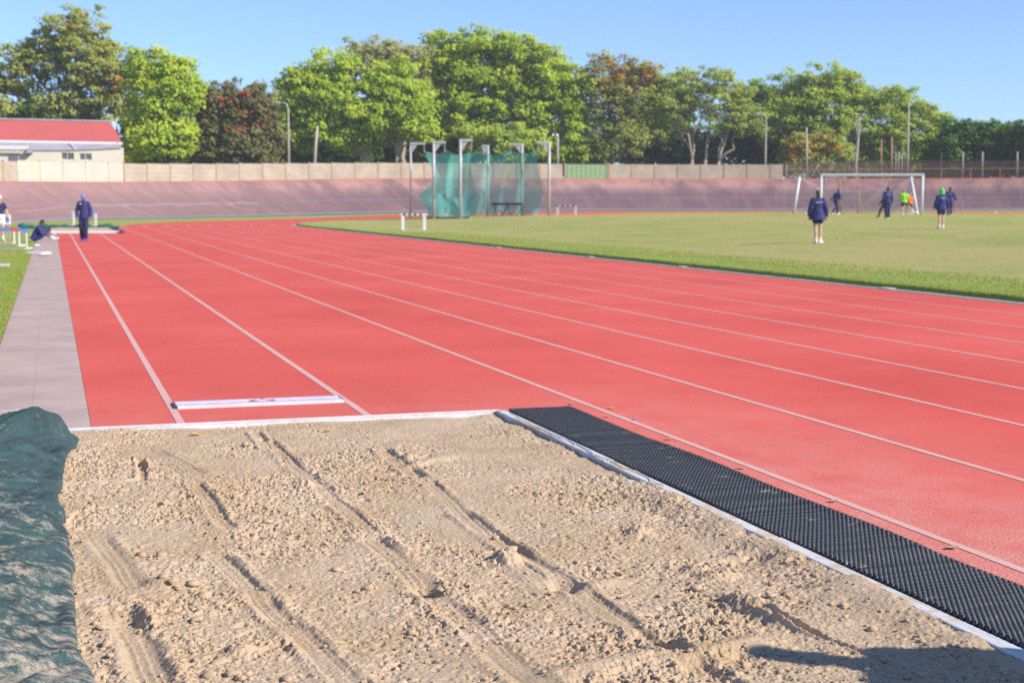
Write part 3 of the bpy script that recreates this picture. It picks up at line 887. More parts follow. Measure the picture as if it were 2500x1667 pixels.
# leaves and scraps lying about
def leaf(p, size, ang, mat, label, name='fallen_leaf', cat='leaf', group=None):
    b = MB(); n = 7; vs = []; fs = []
    for i in range(n):
        t = i / (n - 1); w = math.sin(math.pi * min(0.97, max(0.03, t))) * 0.28 * size
        zc = 0.004 + 0.006 * (t - .5) ** 2 * 4 * size * 8
        c = Vector(((t - .5) * size, 0, zc))
        vs += [c + Vector((0, -w, 0.005 * size * 8)), c, c + Vector((0, w, 0.006 * size * 8))]
    for i in range(n - 1):
        for k in range(2):
            a = i * 3 + k; fs.append((a, a + 3, a + 4, a + 1))
    b.add(vs, fs)
    o = b.build(name, mat, smooth=True); o.location = p; o.rotation_euler = (0, 0, ang)
    return tag(o, label, cat, group)
for (px, py, s, a, m_, lab) in [
        (1482, 1019, .06, .3, 'dry', 'brown dry leaf on the red track just past the tip of the mat'),
        (1396, 987, .06, 1.2, 'dry', 'small dark leaf on the lane line above the far end of the mat'),
        (1492, 998, .06, .5, 'yellowleaf', 'small yellow leaf on the track beyond the mat'),
        (1635, 1074, .06, .1, 'dry', 'dry leaf between the mat and the white lane line, halfway along'),
        (1812, 1145, .06, .0, 'dry', 'dry leaf lying close to the lane line beside the mat'),
        (2035, 1226, .06, .2, 'dry', 'dark curled leaf right of the mat where pale dust covers the track'),
        (2325, 1340, .07, .1, 'dry', 'pale dry leaf nearest the camera, touching the lane line'),
        (1550, 1024, .05, .4, 'cone', 'small blue and purple scrap of paper on the track')]:
    g_ = px_to_ground(px, py)
    if m_ == 'cone':
        leaf((g_[0], g_[1], 0.003), s, a, M['barblue'], lab, 'paper_scrap', 'scrap')
    else:
        leaf((g_[0], g_[1], 0.003), s, a, M[m_], lab, group='fallen leaves on the track')
for (px, py, s, a, lab) in [(803, 1046, .08, .7, 'orange yellow leaf resting on the sand near the far board'), (480, 1053, .09, .2, 'small yellow leaf on the sand left of the runway line')]:
    g_ = px_to_ground(px, py)
    leaf((g_[0], g_[1], sand_z(g_[0], g_[1])[0] + 0.008), s, a, M['yellowleaf'], lab, group='fallen leaves on the sand')

# pale marker plates let into the kerb
for i, (px, lab) in enumerate([((2165, 700), 'nearest'), ((1665, 648), 'second nearest'), ((1440, 625), 'third nearest'), ((1215, 600), 'farthest')]):
    r = ray(*px); t = (X_IN + 0.17) / r[0]
    b = MB(); b.box((X_IN + 0.18, r[1] * t, 0.022), (0.13, 0.34, 0.010), bev=0.003)
    tag(b.build('kerb_plate', M['oldwhite']), 'pale flat plate set in the kerb of the infield, %s to the camera' % lab, 'plate', 'plates in the kerb')

# blades of grass along the edges of the turf
def blades(name, pts, hmin, hmax, colA, colB, label):
    n = len(pts)
    ang = nrs.rand(n) * 6.283; hgt = hmin + (hmax - hmin) * nrs.rand(n); w = 0.004 + 0.005 * nrs.rand(n)
    lean = (nrs.rand(n, 2) - .5) * 0.8 * hgt[:, None]
    dx = np.cos(ang) * w; dy = np.sin(ang) * w
    v = np.zeros((n, 3, 3))
    v[:, 0] = pts; v[:, 1] = pts; v[:, 2] = pts
    v[:, 0, 0] -= dx; v[:, 0, 1] -= dy; v[:, 1, 0] += dx; v[:, 1, 1] += dy
    v[:, 2, :2] += lean; v[:, 2, 2] += hgt
    me = np_mesh(name, v.reshape(-1, 3), np.arange(n * 3).reshape(-1, 3), M['grassblade'], smooth=False)
    t = nrs.rand(n, 1)
    face_colors(me, np.array(colA) * (1 - t) + np.array(colB) * t)
    return tag(link(name, me), label, 'grass', kind='stuff')
n = 90000
yv = 12 + 50 * nrs.rand(n) ** 1.7
xo = (nrs.rand(n) ** 2.2) * 3.2 - 0.04
xv_ = X_IN + 0.36 + xo + fbm(yv * 1.3, yv * 0 + 18, 5, 3) * 0.05
blades('edge_grass', np.column_stack([xv_, yv, TZ(xv_, yv) + 0.07]), 0.010, 0.042, (0.24, 0.31, 0.05), (0.40, 0.44, 0.10), 'short bright grass along the edge of the infield')
n = 45000
yv = 10 + 42 * nrs.rand(n) ** 1.5
xv_ = -0.545 - (nrs.rand(n) ** 1.8) * 1.6 + 0.03 * fbm(yv * 2, yv * 0, 8, 2)
blades('path_grass', np.column_stack([xv_, yv, 0 * yv + 0.02]), 0.015, 0.05, (0.24, 0.32, 0.05), (0.40, 0.45, 0.09), 'short bright grass growing beside the concrete path')

# ================================================================== THE BANKED CYCLE TRACK AND ITS WALL
VC = np.array([50.0, 70.0]); VR = 62.0
def bank_line(off, n=120, a0=-0.12, a1=math.pi + 0.12):
    "points on the outside bend, from left of the frame round to the right"
    a = np.linspace(math.pi + 0.12, -0.12, n)
    return np.column_stack([VC[0] + (VR + off) * np.cos(a), VC[1] + (VR + off) * np.sin(a)])
def bank_foot(x):
    return 0.10 + 0.55 * sstep(5, 50, x) + 0.005 * np.maximum(0, np.asarray(x, float) - 50) - 0.3 * sstep(3, -6, x)
def bank_h(x):
    return 2.75 + 0.45 * sstep(-4, 35, x)
BW = 6.6
prof = [(0, 0, 0), (0.10, 0.045, 1), (0.17, 0.085, 0), (0.36, 0.23, 0), (0.50, 0.37, 2), (0.515, 0.385, 0), (0.7, 0.60, 0), (0.90, 0.87, 0), (0.97, 0.97, 3), (1.0, 1.0, 3), (1.03, 0.985, 3)]
# material of the face BELOW each ring: blue band first, then body, mid line, rim
rows = []; fm = []; uvr = []
nb = 120
for k, (o_, hgt, _) in enumerate(prof):
    p = bank_line(o_ * BW, nb)
    foot = bank_line(0, nb)[:, 0]
    z = bank_foot(foot) + bank_h(foot) * hgt
    rows.append(np.column_stack([p, z]))
    uvr.append(np.column_stack([np.linspace(0, 1, nb) * VR * (math.pi + .24), np.full(nb, o_ * 7.2)]))
mats_for = [1, 0, 0, 0, 2, 0, 0, 0, 3, 3]
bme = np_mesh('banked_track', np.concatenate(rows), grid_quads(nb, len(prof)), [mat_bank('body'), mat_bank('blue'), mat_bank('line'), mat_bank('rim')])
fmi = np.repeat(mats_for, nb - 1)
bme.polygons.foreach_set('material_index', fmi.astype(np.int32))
uvl = bme.uv_layers.new(name='UVMap')
uva = np.concatenate(uvr)
li = np.zeros(len(bme.loops), np.int32); bme.loops.foreach_get('vertex_index', li)
uvl.data.foreach_set('uv', uva[li].astype(np.float32).ravel())
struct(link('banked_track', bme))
# earth terrace behind the bank, falling away to the ground outside
tr = []
for o_, z_ in ((BW * 1.01, -0.06), (BW + 4, -0.15), (BW + 14, -1.2), (BW + 26, None)):
    p = bank_line(o_, nb); foot = bank_line(0, nb)[:, 0]
    z = (bank_foot(foot) + bank_h(foot) + z_) if z_ is not None else np.full(nb, -0.7)
    tr.append(np.column_stack([p, z]))
struct(link('terrace', np_mesh('terrace', np.concatenate(tr), grid_quads(nb, 4), M['ground'])))
def bank_top(px):
    "point of the bank's crest seen in photo column px"
    r = ray(px, 440); d = np.array([r[0], r[1]]); d /= np.hypot(*d)
    c = VC; Rr = VR + BW * 1.06
    bq = d @ c; cc = c @ c - Rr * Rr
    t = bq + math.sqrt(bq * bq - cc)
    p = d * t
    a = p - c; foot = c + a / np.hypot(*a) * VR
    z = float(bank_foot(foot[0]) + bank_h(foot[0]))
    return Vector((p[0], p[1], z - 0.05))
def bank_depth(px):
    p = bank_top(px)
    return p.x * FWD[0] + p.y * FWD[1]
# cracks patched with pale filler on the left of the bank, old painted line above them
def on_bank(px, t):
    "point on the bank's face in photo column px, t = 0 foot .. 1 crest"
    r = ray(px, 480); d = np.array([r[0], r[1]]); d /= np.hypot(*d)
    o_ = t * BW; Rr = VR + o_
    bq = d @ VC; tt = bq + math.sqrt(bq * bq - (VC @ VC - Rr * Rr)); p = d * tt
    a = p - VC; foot = VC + a / np.hypot(*a) * VR
    hh = np.interp(t, [q[0] for q in prof], [q[1] for q in prof])
    return Vector((p[0], p[1], float(bank_foot(foot[0]) + bank_h(foot[0]) * hh) + 0.012))
def band_on_bank(name, pts, w, mat):
    b = MB()
    P = [(on_bank(px, t - w / BW / 2), on_bank(px, t + w / BW / 2)) for px, t in pts]
    for i in range(len(P) - 1):
        b.add([P[i][0], P[i + 1][0], P[i + 1][1], P[i][1]], [(0, 1, 2, 3)])
    return struct(b.build(name, mat))
pale = plain('pale_filler', (0.37, 0.24, 0.225), 0.8, 0.2, 0.6)
pts = []
for px in range(10, 330, 20):
    pts.append((px, 0.50 - 0.10 * (1 - abs(px - 60) / 270 if px > 60 else 1) * 0.3 + 0.02 * math.sin(px * .05)))
band_on_bank('repair_line', [(px, t) for px, t in zip(range(30, 640, 24), [0.33 + 0.14 * min(1, i / 8) + 0.015 * math.sin(i * 1.7) for i in range(26)])], 0.16, pale)
band_on_bank('repair_line', [(300 + i * 11, 0.47 - i * 0.058) for i in range(8)], 0.22, pale)
band_on_bank('repair_line', [(150 + i * 10, 0.40 - i * 0.05) for i in range(5)], 0.16, pale)
band_on_bank('repair_line', [(545 + i * 10, 0.46 - i * 0.03 + 0.03 * math.sin(i)) for i in range(9)], 0.14, pale)

WALL_H = 1.55
def wall_run(px0, px1, label, mat_panel, mat_post, posts=True):
    w = thing('boundary_wall', label, 'wall', loc=bank_top((px0 + px1) / 2))
    inv = Matrix.Translation(-w.location)
    # arc of posts about 2.45 m apart
    P = []
    pxs = np.linspace(px0, px1, 400)
    acc = 0; last = None
    allp = [bank_top(px) for px in pxs]
    P.append(allp[0])
    for q in allp[1:]:
        if (q - P[-1]).length >= 2.45:
            P.append(q)
    P.append(allp[-1])
    for i in range(len(P) - 1):
        a, c = P[i], P[i + 1]
        t = (c - a); L = t.length
        if L < 0.3:
            continue
        t.normalize()
        ang = math.atan2(t.y, t.x)
        mid = (a + c) / 2
        rot = Matrix.Rotation(ang, 3, 'Z')
        if posts or True:
            b = MB()
            for k in range(4):
                b.box(inv @ (mid + Vector((0, 0, WALL_H * (k + 0.5) / 4))), (L - 0.09, 0.06, WALL_H / 4 - 0.008), rot, bev=0.006)
            pn = b.build('panel', mat_panel, w)
            b = MB()
            b.box(inv @ (a + Vector((0, 0, WALL_H / 2 + 0.03))), (0.13, 0.14, WALL_H + 0.10), rot, bev=0.015)
            b.build('post', mat_post, w)
    return w
wall_run(-160, 44, 'beige precast concrete wall left of the cream building', M['wall'], M['wallpost'])
wall_run(44, 302, 'cream painted precast wall along the foot of the red roofed building', M['creamdimmed'], M['creamdimmed'])
wall_run(303, 1374, 'long beige precast concrete wall behind the throwing cage', M['wall'], M['wallpost'])
wall_run(1487, 1912, 'beige precast concrete wall between the green gate and the goal', M['wall'], M['wallpost'])
# green gate
ga, gc = bank_top(1378), bank_top(1484)
gt = thing('gate', 'green sheet metal gate in the beige boundary wall', 'gate', loc=(ga + gc) / 2)
t = gc - ga; rot = Matrix.Rotation(math.atan2(t.y, t.x), 3, 'Z')
b = MB(); b.box((0, 0, 0.78), (t.length - 0.2, 0.05, 1.5), rot)
for k in range(9):
    b.box(rot @ Vector((-t.length / 2 + 0.3 + k * (t.length - 0.6) / 8, -0.04, 0.78)), (0.05, 0.03, 1.44), rot)
b.build('sheet', M['gategreen'], gt)
for s_ in (-1, 1):
    b = MB(); b.box(rot @ Vector((s_ * (t.length / 2 - 0.03), 0, 0.82)), (0.14, 0.14, 1.75), rot, bev=0.01); b.build('post', M['wallpost'], gt)

# ================================================================== BUILDING BEHIND THE WALL
def local_frame(px, depth):
    "a frame facing the camera's way: x along the picture, y away from it"
    o = at(px, 440, depth)
    return o
bd = 126.0                      # distance of the right hand end of its eave
BRZ = R(3.0)                    # the long front, turned towards the track
bo = at(302, 440, bd)
BDEL = BRZ + YAW                # angle between the front and the picture plane
ppm = FPX / bd
BL0 = (302 - 1250) / FPX * bd
def bx_(px):
    q = (px - 1250) / FPX
    return (bd * q - BL0) / (math.cos(BDEL) - q * math.sin(BDEL))
def bz_(py): return at(302, py, bd).z
bld = thing('red_roofed_building', 'cream single storey building with a red tin roof and grey lean-to', 'building', (bo.x, bo.y, 0), BRZ)
zb = 2.2
b = MB()
x0, x1 = bx_(-120), bx_(301)
ze, zr = bz_(347), bz_(293)
b.box(((x0 + x1) / 2, 4.8, (zb + ze) / 2), (x1 - x0, 7.0, ze - zb))
b.add([(x1, 1.3, ze), (x1, 8.3, ze), (x1, 4.8, zr - .1)], [(0, 1, 2)])
b.build('wall', M['cream'], bld)
rf = MB()
ov = 0.10
yr = 4.9
xr1 = bx_(287)
# standing-seam sheets: ribbed roof slope towards the camera, plain slope behind; hipped end on the right
nr_ = 60
for i in range(nr_):
    a = x0 + (x1 - 0.05 - x0) * i / nr_; c = x0 + (x1 - 0.05 - x0) * (i + 1) / nr_; m_ = c - 0.10
    for (u0, u1, l0, l1) in ((a, m_, 0, 0), (m_, c, 0.018, 0.018)):
        k0 = min(1.0, (bx_(302) - u0) / (bx_(302) - xr1)); k1 = min(1.0, (bx_(302) - u1) / (bx_(302) - xr1))
        yt0 = 0.95 + (yr - 0.95) * k0; yt1 = 0.95 + (yr - 0.95) * k1
        zt0 = ze + (zr - ze) * k0; zt1 = ze + (zr - ze) * k1
        rf.add([(u0, 0.95, ze + l0 + .02), (u1, 0.95, ze + l1 + .02), (u1, yt1, zt1 + l1), (u0, yt0, zt0 + l0)], [(0, 1, 2, 3)])
rf.add([(x0, yr, zr), (xr1, yr, zr), (x1, 8.8, ze), (x0, 8.8, ze)], [(0, 1, 2, 3)])
rf.add([(x1, 0.95, ze), (x1, 8.8, ze), (xr1, yr, zr)], [(0, 1, 2)])
roof = rf.build('roof', M['redroof'], bld)
b = MB(); b.box(((x0 + xr1) / 2, yr, zr + 0.06), (xr1 - x0, 0.35, 0.16), bev=0.04); b.build('ridge_cap', M['greyroof'], roof)
b = MB(); b.box(((x0 + x1) / 2, 0.90, ze - 0.10), (x1 - x0 + 0.1, 0.12, 0.20), bev=0.02); b.build('gutter', M['white'], bld)
b = MB(); b.box((x1 - 0.12, 0.82, ze - 0.12), (0.42, 0.16, 0.24), bev=0.02); b.build('gutter_end', M['white'], bld)
b = MB(); b.tube([(bx_(173), 0.55, bz_(352)), (bx_(185), -0.62, bz_(368))], 0.07, 8); b.build('downpipe', M['white'], bld)
# grey lean-to slope under the eave, its lower edge stepping up to the right
lr = MB()
zt = bz_(351.5)
cols = [(-120, 372), (86, 370.5), (170, 369), (240, 365.5), (298, 361.5)]
for (pa, ya), (pc, yc) in zip(cols[:-1], cols[1:]):
    lr.add([(bx_(pa), -0.62, bz_(ya)), (bx_(pc), -0.62, bz_(yc)), (bx_(pc), 0.86, zt), (bx_(pa), 0.86, zt)], [(0, 1, 2, 3)])
    lr.add([(bx_(pa), -0.62, bz_(ya) - .05), (bx_(pc), -0.62, bz_(yc) - .05), (bx_(pc), -0.62, bz_(yc)), (bx_(pa), -0.62, bz_(ya))], [(0, 1, 2, 3)])
lr.build('lean_to_roof', M['greyroof'], bld)
fw = MB()
wx0, wx1 = bx_(46), bx_(302)
wins = [(150, 181, 376, 393), (194, 224, 377, 393.5)]
def front(y, px0, px1, ztop0, ztop1, holes):
    xs_ = sorted({px0, px1, *[h[0] for h in holes], *[h[1] for h in holes]})
    for a, c in zip(xs_[:-1], xs_[1:]):
        f = lambda p_: ztop0 + (ztop1 - ztop0) * (p_ - px0) / (px1 - px0)
        hs = [h for h in holes if h[0] <= a and h[1] >= c]
        zz = [(zb, None)] if not hs else []
        if hs:
            h = hs[0]
            fw.add([(bx_(a), y, zb), (bx_(c), y, zb), (bx_(c), y, bz_(h[3])), (bx_(a), y, bz_(h[3]))], [(0, 1, 2, 3)])
            fw.add([(bx_(a), y, bz_(h[2])), (bx_(c), y, bz_(h[2])), (bx_(c), y, f(c)), (bx_(a), y, f(a))], [(0, 1, 2, 3)])
            for (u, v_) in ((bx_(a), 0), (bx_(c), 1)):
                fw.add([(u, y, bz_(h[3])), (u, y + .2, bz_(h[3])), (u, y + .2, bz_(h[2])), (u, y, bz_(h[2]))], [(0, 1, 2, 3)])
            for zz_ in (bz_(h[2]), bz_(h[3])):
                fw.add([(bx_(a), y, zz_), (bx_(c), y, zz_), (bx_(c), y + .2, zz_), (bx_(a), y + .2, zz_)], [(0, 1, 2, 3)])
        else:
            fw.add([(bx_(a), y, zb), (bx_(c), y, zb), (bx_(c), y, f(c)), (bx_(a), y, f(a))], [(0, 1, 2, 3)])
front(-0.5, 80, 170, bz_(371.5), bz_(369.5), [wins[0][:0] or (150, 170, 376, 393)])
front(-0.5, 170, 302, bz_(369.5), bz_(362), [(170, 181, 376, 393), wins[1]])
front(-0.5, 46, 80, bz_(381), bz_(381), [])
fw.add([(wx1, -0.5, zb), (wx1, 1.3, zb), (wx1, 1.3, ze), (wx1, -0.5, bz_(362))], [(0, 1, 2, 3)])
fw.build('front_wall', M['cream'], bld)
for (a, c, t_, u_) in wins:
    f = MB()
    xa, xc, za, zc = bx_(a), bx_(c), bz_(u_), bz_(t_)
    for k in range(3):
        xx = xa + 0.03 + (xc - xa - 0.06) * k / 2; f.box((xx, -0.40, (za + zc) / 2), (0.06, 0.06, zc - za))
    for zz in (za + .03, zc - .03):
        f.box(((xa + xc) / 2, -0.397, zz), (xc - xa, 0.05, 0.06))
    w_ = f.build('window', M['oldwhite'], bld)
    p_ = MB(); ns = 6
    for k in range(ns):
        zz = za + (zc - za) * (k + .5) / ns
        p_.box(((xa + xc) / 2, -0.36, zz), (xc - xa - .02, 0.10, 0.012), Matrix.Rotation(R(50), 3, 'X'))
    p_.add([(xa, -0.31, za), (xc, -0.31, za), (xc, -0.31, zc), (xa, -0.31, zc)], [(0, 1, 2, 3)])
    p_.build('pane', M['glass'], w_)
# low porch on the left with its fascia, dark recess and a screen
b = MB(); b.box((bx_(-25), -1.2, bz_(365.5)), (bx_(72) - bx_(-120), 0.12, 0.22), bev=0.02); b.build('porch_fascia', M['white'], bld)
b = MB(); b.box((bx_(-45), -0.1, (zb + bz_(368)) / 2), (bx_(66) - bx_(-156), 0.9, bz_(368) - zb)); b.build('porch_wall', M['cream'], bld)
b = MB(); b.add([(bx_(62), -1.15, bz_(379)), (bx_(81), -1.15, bz_(379)), (bx_(76), -1.15, bz_(366)), (bx_(70), -1.15, bz_(366)), (bx_(62), -.55, bz_(379)), (bx_(81), -.55, bz_(379)), (bx_(76), -.55, bz_(366)), (bx_(70), -.55, bz_(366))],
        [(0, 1, 2, 3), (1, 5, 6, 2), (4, 0, 3, 7), (3, 2, 6, 7), (4, 5, 1, 0)]); b.build('porch_bracket', M['greyroof'], bld)
b = MB(); b.box((bx_(35), -0.62, (bz_(383) + bz_(412)) / 2), (bx_(45) - bx_(25), 0.06, bz_(383) - bz_(412)))
for k in range(5):
    b.box((bx_(26 + k * 4.5), -0.67, (bz_(383) + bz_(412)) / 2), (0.05, 0.04, bz_(383) - bz_(412)))
b.build('door', M['glass'], bld)
# pale house showing between the trunks beyond the red roof, and a dark blue roof
hd = 175.0
ho = at(8, 440, hd)
h = thing('distant_house', 'white house half hidden by trees above the left end of the red roof', 'house', (ho.x, ho.y, 0), -YAW)
k = hd / FPX
b = MB(); b.box((0, 3, (at(8, 268, hd).z) / 2 - .3), (60 * k, 6, at(8, 268, hd).z + .6)); b.build('wall', M['white'], h)
b = MB(); zz = at(8, 268, hd).z
b.add([(-34 * k, -.4, zz), (34 * k, -.4, zz), (34 * k, 6.4, zz), (-34 * k, 6.4, zz), (-24 * k, 3, zz + 1.1), (24 * k, 3, zz + 1.1)], [(0, 1, 5, 4), (1, 2, 5), (2, 3, 4, 5), (3, 0, 4), (3, 2, 1, 0)]); b.build('roof', M['white'], h)
ho = at(196, 440, hd)
h = thing('distant_house', 'low house with a dark blue roof peeping over the red roof', 'house', (ho.x, ho.y, 0), -YAW)
zz = at(196, 297, hd).z
b = MB(); b.box((0, 3, zz / 2 - .3), (56 * k, 6, zz + .6)); b.build('wall', M['oldwhite'], h)
b = MB(); b.add([(-30 * k, -.4, zz), (30 * k, -.4, zz), (30 * k, 6.4, zz), (-30 * k, 6.4, zz), (-20 * k, 3, zz + .6), (20 * k, 3, zz + .6)], [(0, 1, 5, 4), (1, 2, 5), (2, 3, 4, 5), (3, 0, 4), (3, 2, 1, 0)])
b.build('roof', plain('blue_roof', (0.06, 0.10, 0.30), 0.6, 0.1), h)

# ================================================================== TREES
def branch_pts(a, c, sag=0.0, wob=0.05, n=6):
    a = Vector(a); c = Vector(c); L = (c - a).length
    out = []
    for i in range(n):
        t = i / (n - 1)
        p = a.lerp(c, t)
        w = math.sin(math.pi * t)
        p += Vector((rnd.uniform(-1, 1), rnd.uniform(-1, 1), rnd.uniform(-.6, .8))) * L * wob * w
        p.z += sag * L * w
        out.append(p)
    return out
def tree(label, cat, px, depth, lobes, hues, leaf=0.30, dens=1.0, trunk_r=0.35, fork=None, bark='bark', flower=None, sparse=0.0, clump=0.8, name='tree', group=None, base_dx=0.0, base_z=0.6, twigs=True, stems=1, seed=0, mind=0.0):
    """lobes: (px, py, rx px, ry px) seen at this distance; each gets real depth.
    The crown is thousands of leaf sprays gathered in clumps round branch ends."""
    depth = max(bank_depth(px) + 7.0 + (depth - 134) * 0.8, mind)
    rs = np.random.RandomState(1000 + seed + int(px))
    rnd.seed(seed * 31 + int(px))
    k = depth / FPX
    base = at(px + base_dx, 440, depth); base.z = base_z
    root = thing(name, label, cat, base, 0, group)
    C = []; RR = []
    for (lx, ly, rx, ry) in lobes:
        p = at(lx, ly, depth)
        C.append(p); RR.append((rx * k * 1.13, ry * k * 1.13))
    trunkb = MB()
    zmean = sum(c.z for c in C) / len(C)
    zlow = min(c.z - r_[1] for c, r_ in zip(C, RR))
    fz = fork if fork is not None else max(base_z + 1.5, zlow * 0.6 + base_z * 0.4)
    forkp = Vector((base.x, base.y, fz))
    starts = []
    for s_ in range(stems):
        off = (s_ - (stems - 1) / 2) * 0.5
        bp = Vector((base.x + RGT[0] * off * .6, base.y + RGT[1] * off * .6, base_z - .3))
        fp = forkp + Vector((RGT[0], RGT[1], 0)) * (off * 3.2) + Vector((0, 0, rnd.uniform(-.5, .5)))
        P = branch_pts(bp, fp, 0, .06, 6)
        tr_ = trunk_r / math.sqrt(stems)
        trunkb.tube([p - base for p in P], [tr_ * (1.35 - .5 * i / 5) if i else tr_ * 1.6 for i in range(6)], 9)
        starts.append(fp)
    cps = []; chue = []
    for li, (c, (rx, ry)) in enumerate(zip(C, RR)):
        st = min(starts, key=lambda q: (q - c).length)
        vol = rx * ry
        rz = rx * 0.85
        cc = c + Vector((FWD[0], FWD[1], 0)) * rs.uniform(-.25, .25) * rx
        limb_end = cc + Vector((0, 0, -0.25 * ry))
        P = branch_pts(st, limb_end, 0.05, .09, 7)
        lr_ = trunk_r * min(.62, .25 + .08 * math.sqrt(vol))
        trunkb.tube([p - base for p in P], [lr_ * (1 - .72 * i / 6) for i in range(7)], 7)
        n_c = max(8, int(dens * 3.0 * (rx * ry * 3.0) / (clump * clump)))
        for j in range(n_c):
            v = rs.normal(size=3); v /= np.linalg.norm(v)
            rad = rs.rand() ** 0.40
            if rs.rand() < .16: rad = rs.uniform(1.0, 1.28)
            q = np.array([v[0] * rx * rad, v[1] * rz * rad, v[2] * ry * rad])
            wpos = Vector((cc.x, cc.y, cc.z)) + Vector(RGT) * q[0] + Vector(FWD) * q[1] + Vector((0, 0, q[2]))
            if wpos.z < base_z + .8: continue
            if rs.rand() < sparse: continue
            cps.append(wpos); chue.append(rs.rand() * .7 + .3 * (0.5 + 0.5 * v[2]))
            if twigs and rs.rand() < (0.16 if sparse < .2 else .34):
                i0 = P[rnd.randint(3, 6)]
                trunkb.tube([q_ - base for q_ in branch_pts(i0, wpos, .04, .10, 4)], [lr_ * .30, lr_ * .2, lr_ * .13, 0.015], 5, cap=False)
    trunkb.build('trunk', M[bark], root, smooth=True)
    # leaves
    nper = int(64 * (clump / 0.8) ** 2 * (0.30 / leaf) ** 1.3)
    cp = np.array([p[:] for p in cps]) - np.array(base[:])
    nc = len(cp)
    csize = clump * (0.6 + 0.8 * rs.rand(nc))
    d = rs.normal(size=(nc, nper, 3)); d /= np.linalg.norm(d, axis=2, keepdims=True)
    rad = (rs.rand(nc, nper, 1) ** 0.45)
    pos = cp[:, None, :] + d * rad * csize[:, None, None] * np.array([1.15, 1.15, .62])
    pos = pos.reshape(-1, 3)
    n = len(pos)
    nrm = d.reshape(-1, 3) * 0.70 + rs.normal(size=(n, 3)) * 0.50 + np.array([0, 0, .25]) + np.array(sv[:]) * 0.9      # leaves turn to the light
    nrm /= np.linalg.norm(nrm, axis=1, keepdims=True)
    a = np.cross(nrm, rs.normal(size=(n, 3))); a /= np.linalg.norm(a, axis=1, keepdims=True) + 1e-9
    bb = np.cross(nrm, a)
    sz = leaf * 1.02 * (0.55 + 0.9 * rs.rand(n, 1))
    a = a * sz * .5; bb = bb * sz * .40
    v = np.stack([pos - a, pos - bb * .9 + a * .1, pos + a, pos + bb * .9 + a * .1], 1).reshape(-1, 3)
    q = np.arange(n * 4).reshape(-1, 4)
    me = np_mesh('crown', v, q, M['leaf'], smooth=False)
    h0, h1, h2 = [np.array(x) for x in hues]
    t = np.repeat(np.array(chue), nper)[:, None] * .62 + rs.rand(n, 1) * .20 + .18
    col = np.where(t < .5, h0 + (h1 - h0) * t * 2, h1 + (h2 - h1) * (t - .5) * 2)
    if not flower:
        col = np.minimum(col * np.array([1.40, 1.56, 1.10]), .60)
    else:
        fc, fr, where = flower
        fl = np.zeros(n, bool)
        for (fx, fy, frad, share) in where:
            fp = np.array(at(fx, fy, depth)[:]) - np.array(base[:])
            lat = (pos - fp) @ RGT; up_ = pos[:, 2] - fp[2]
            near = (lat ** 2 + up_ ** 2) < (frad * k) ** 2
            cl_on = np.repeat(rs.rand(nc) < share, nper)
            fl |= near & cl_on & (rs.rand(n) < fr)
        col = np.minimum(col * np.array([1.40, 1.56, 1.10]), .60)
        col[fl] = np.array(fc) * (0.8 + .4 * rs.rand(fl.sum(), 1))
    face_colors(me, col)
    link('crown', me, root)
    return root

G_BRIGHT = [(0.13, 0.175, 0.028), (0.29, 0.34, 0.045), (0.42, 0.45, 0.09)]
G_MID = [(0.11, 0.15, 0.028), (0.23, 0.28, 0.045), (0.36, 0.40, 0.09)]
G_OLIVE = [(0.14, 0.14, 0.045), (0.26, 0.255, 0.075), (0.38, 0.35, 0.13)]
G_YEL = [(0.16, 0.19, 0.038), (0.29, 0.32, 0.065), (0.40, 0.41, 0.11)]
G_DARK = [(0.018, 0.04, 0.014), (0.038, 0.075, 0.022), (0.075, 0.13, 0.035)]
G_SAGE = [(0.16, 0.17, 0.055), (0.28, 0.295, 0.09), (0.39, 0.39, 0.15)]
G_POHU = [(0.055, 0.050, 0.027), (0.135, 0.118, 0.064), (0.24, 0.20, 0.12)]
G_BROWN = [(0.12, 0.09, 0.04), (0.20, 0.15, 0.07), (0.29, 0.22, 0.10)]
G_HAZE = [(0.15, 0.12, 0.08), (0.23, 0.19, 0.12), (0.31, 0.27, 0.17)]

tree('tall olive green tree with tiered sparse crown behind the red roofed building', 'tree', 178, 140,
     [(185, 70, 72, 44), (195, 118, 85, 30), (120, 112, 62, 30), (245, 122, 50, 24), (40, 130, 70, 26), (255, 165, 62, 26), (150, 160, 75, 24), (60, 172, 60, 22), (-20, 205, 60, 30), (55, 215, 42, 22), (190, 200, 70, 24),
      (285, 205, 62, 32), (215, 238, 62, 22), (320, 235, 42, 30), (120, 250, 40, 20), (300, 270, 50, 24), (25, 265, 50, 22), (180, 275, 60, 18), (335, 180, 40, 30)],
     G_OLIVE, leaf=.32, dens=.75, trunk_r=.55, fork=8.5, bark='darkbark', sparse=.16, clump=.75,
     mind=150, flower=((0.60, 0.23, 0.03), .6, [(288, 200, 22, .5), (292, 222, 20, .5), (325, 288, 20, .35), (90, 120, 30, .10), (200, 60, 40, .08)]), seed=1)
tree('bright green leafy tree between the tall olive tree and the red flowered one', 'tree', 395, 138,
     [(380, 165, 55, 42), (430, 190, 48, 48), (395, 235, 70, 50), (440, 245, 38, 40), (350, 300, 45, 45), (400, 320, 60, 50), (345, 365, 45, 30), (440, 330, 30, 40)],
     G_BRIGHT, leaf=.34, dens=1.0, trunk_r=.3, bark='darkbark', clump=.8, seed=2)
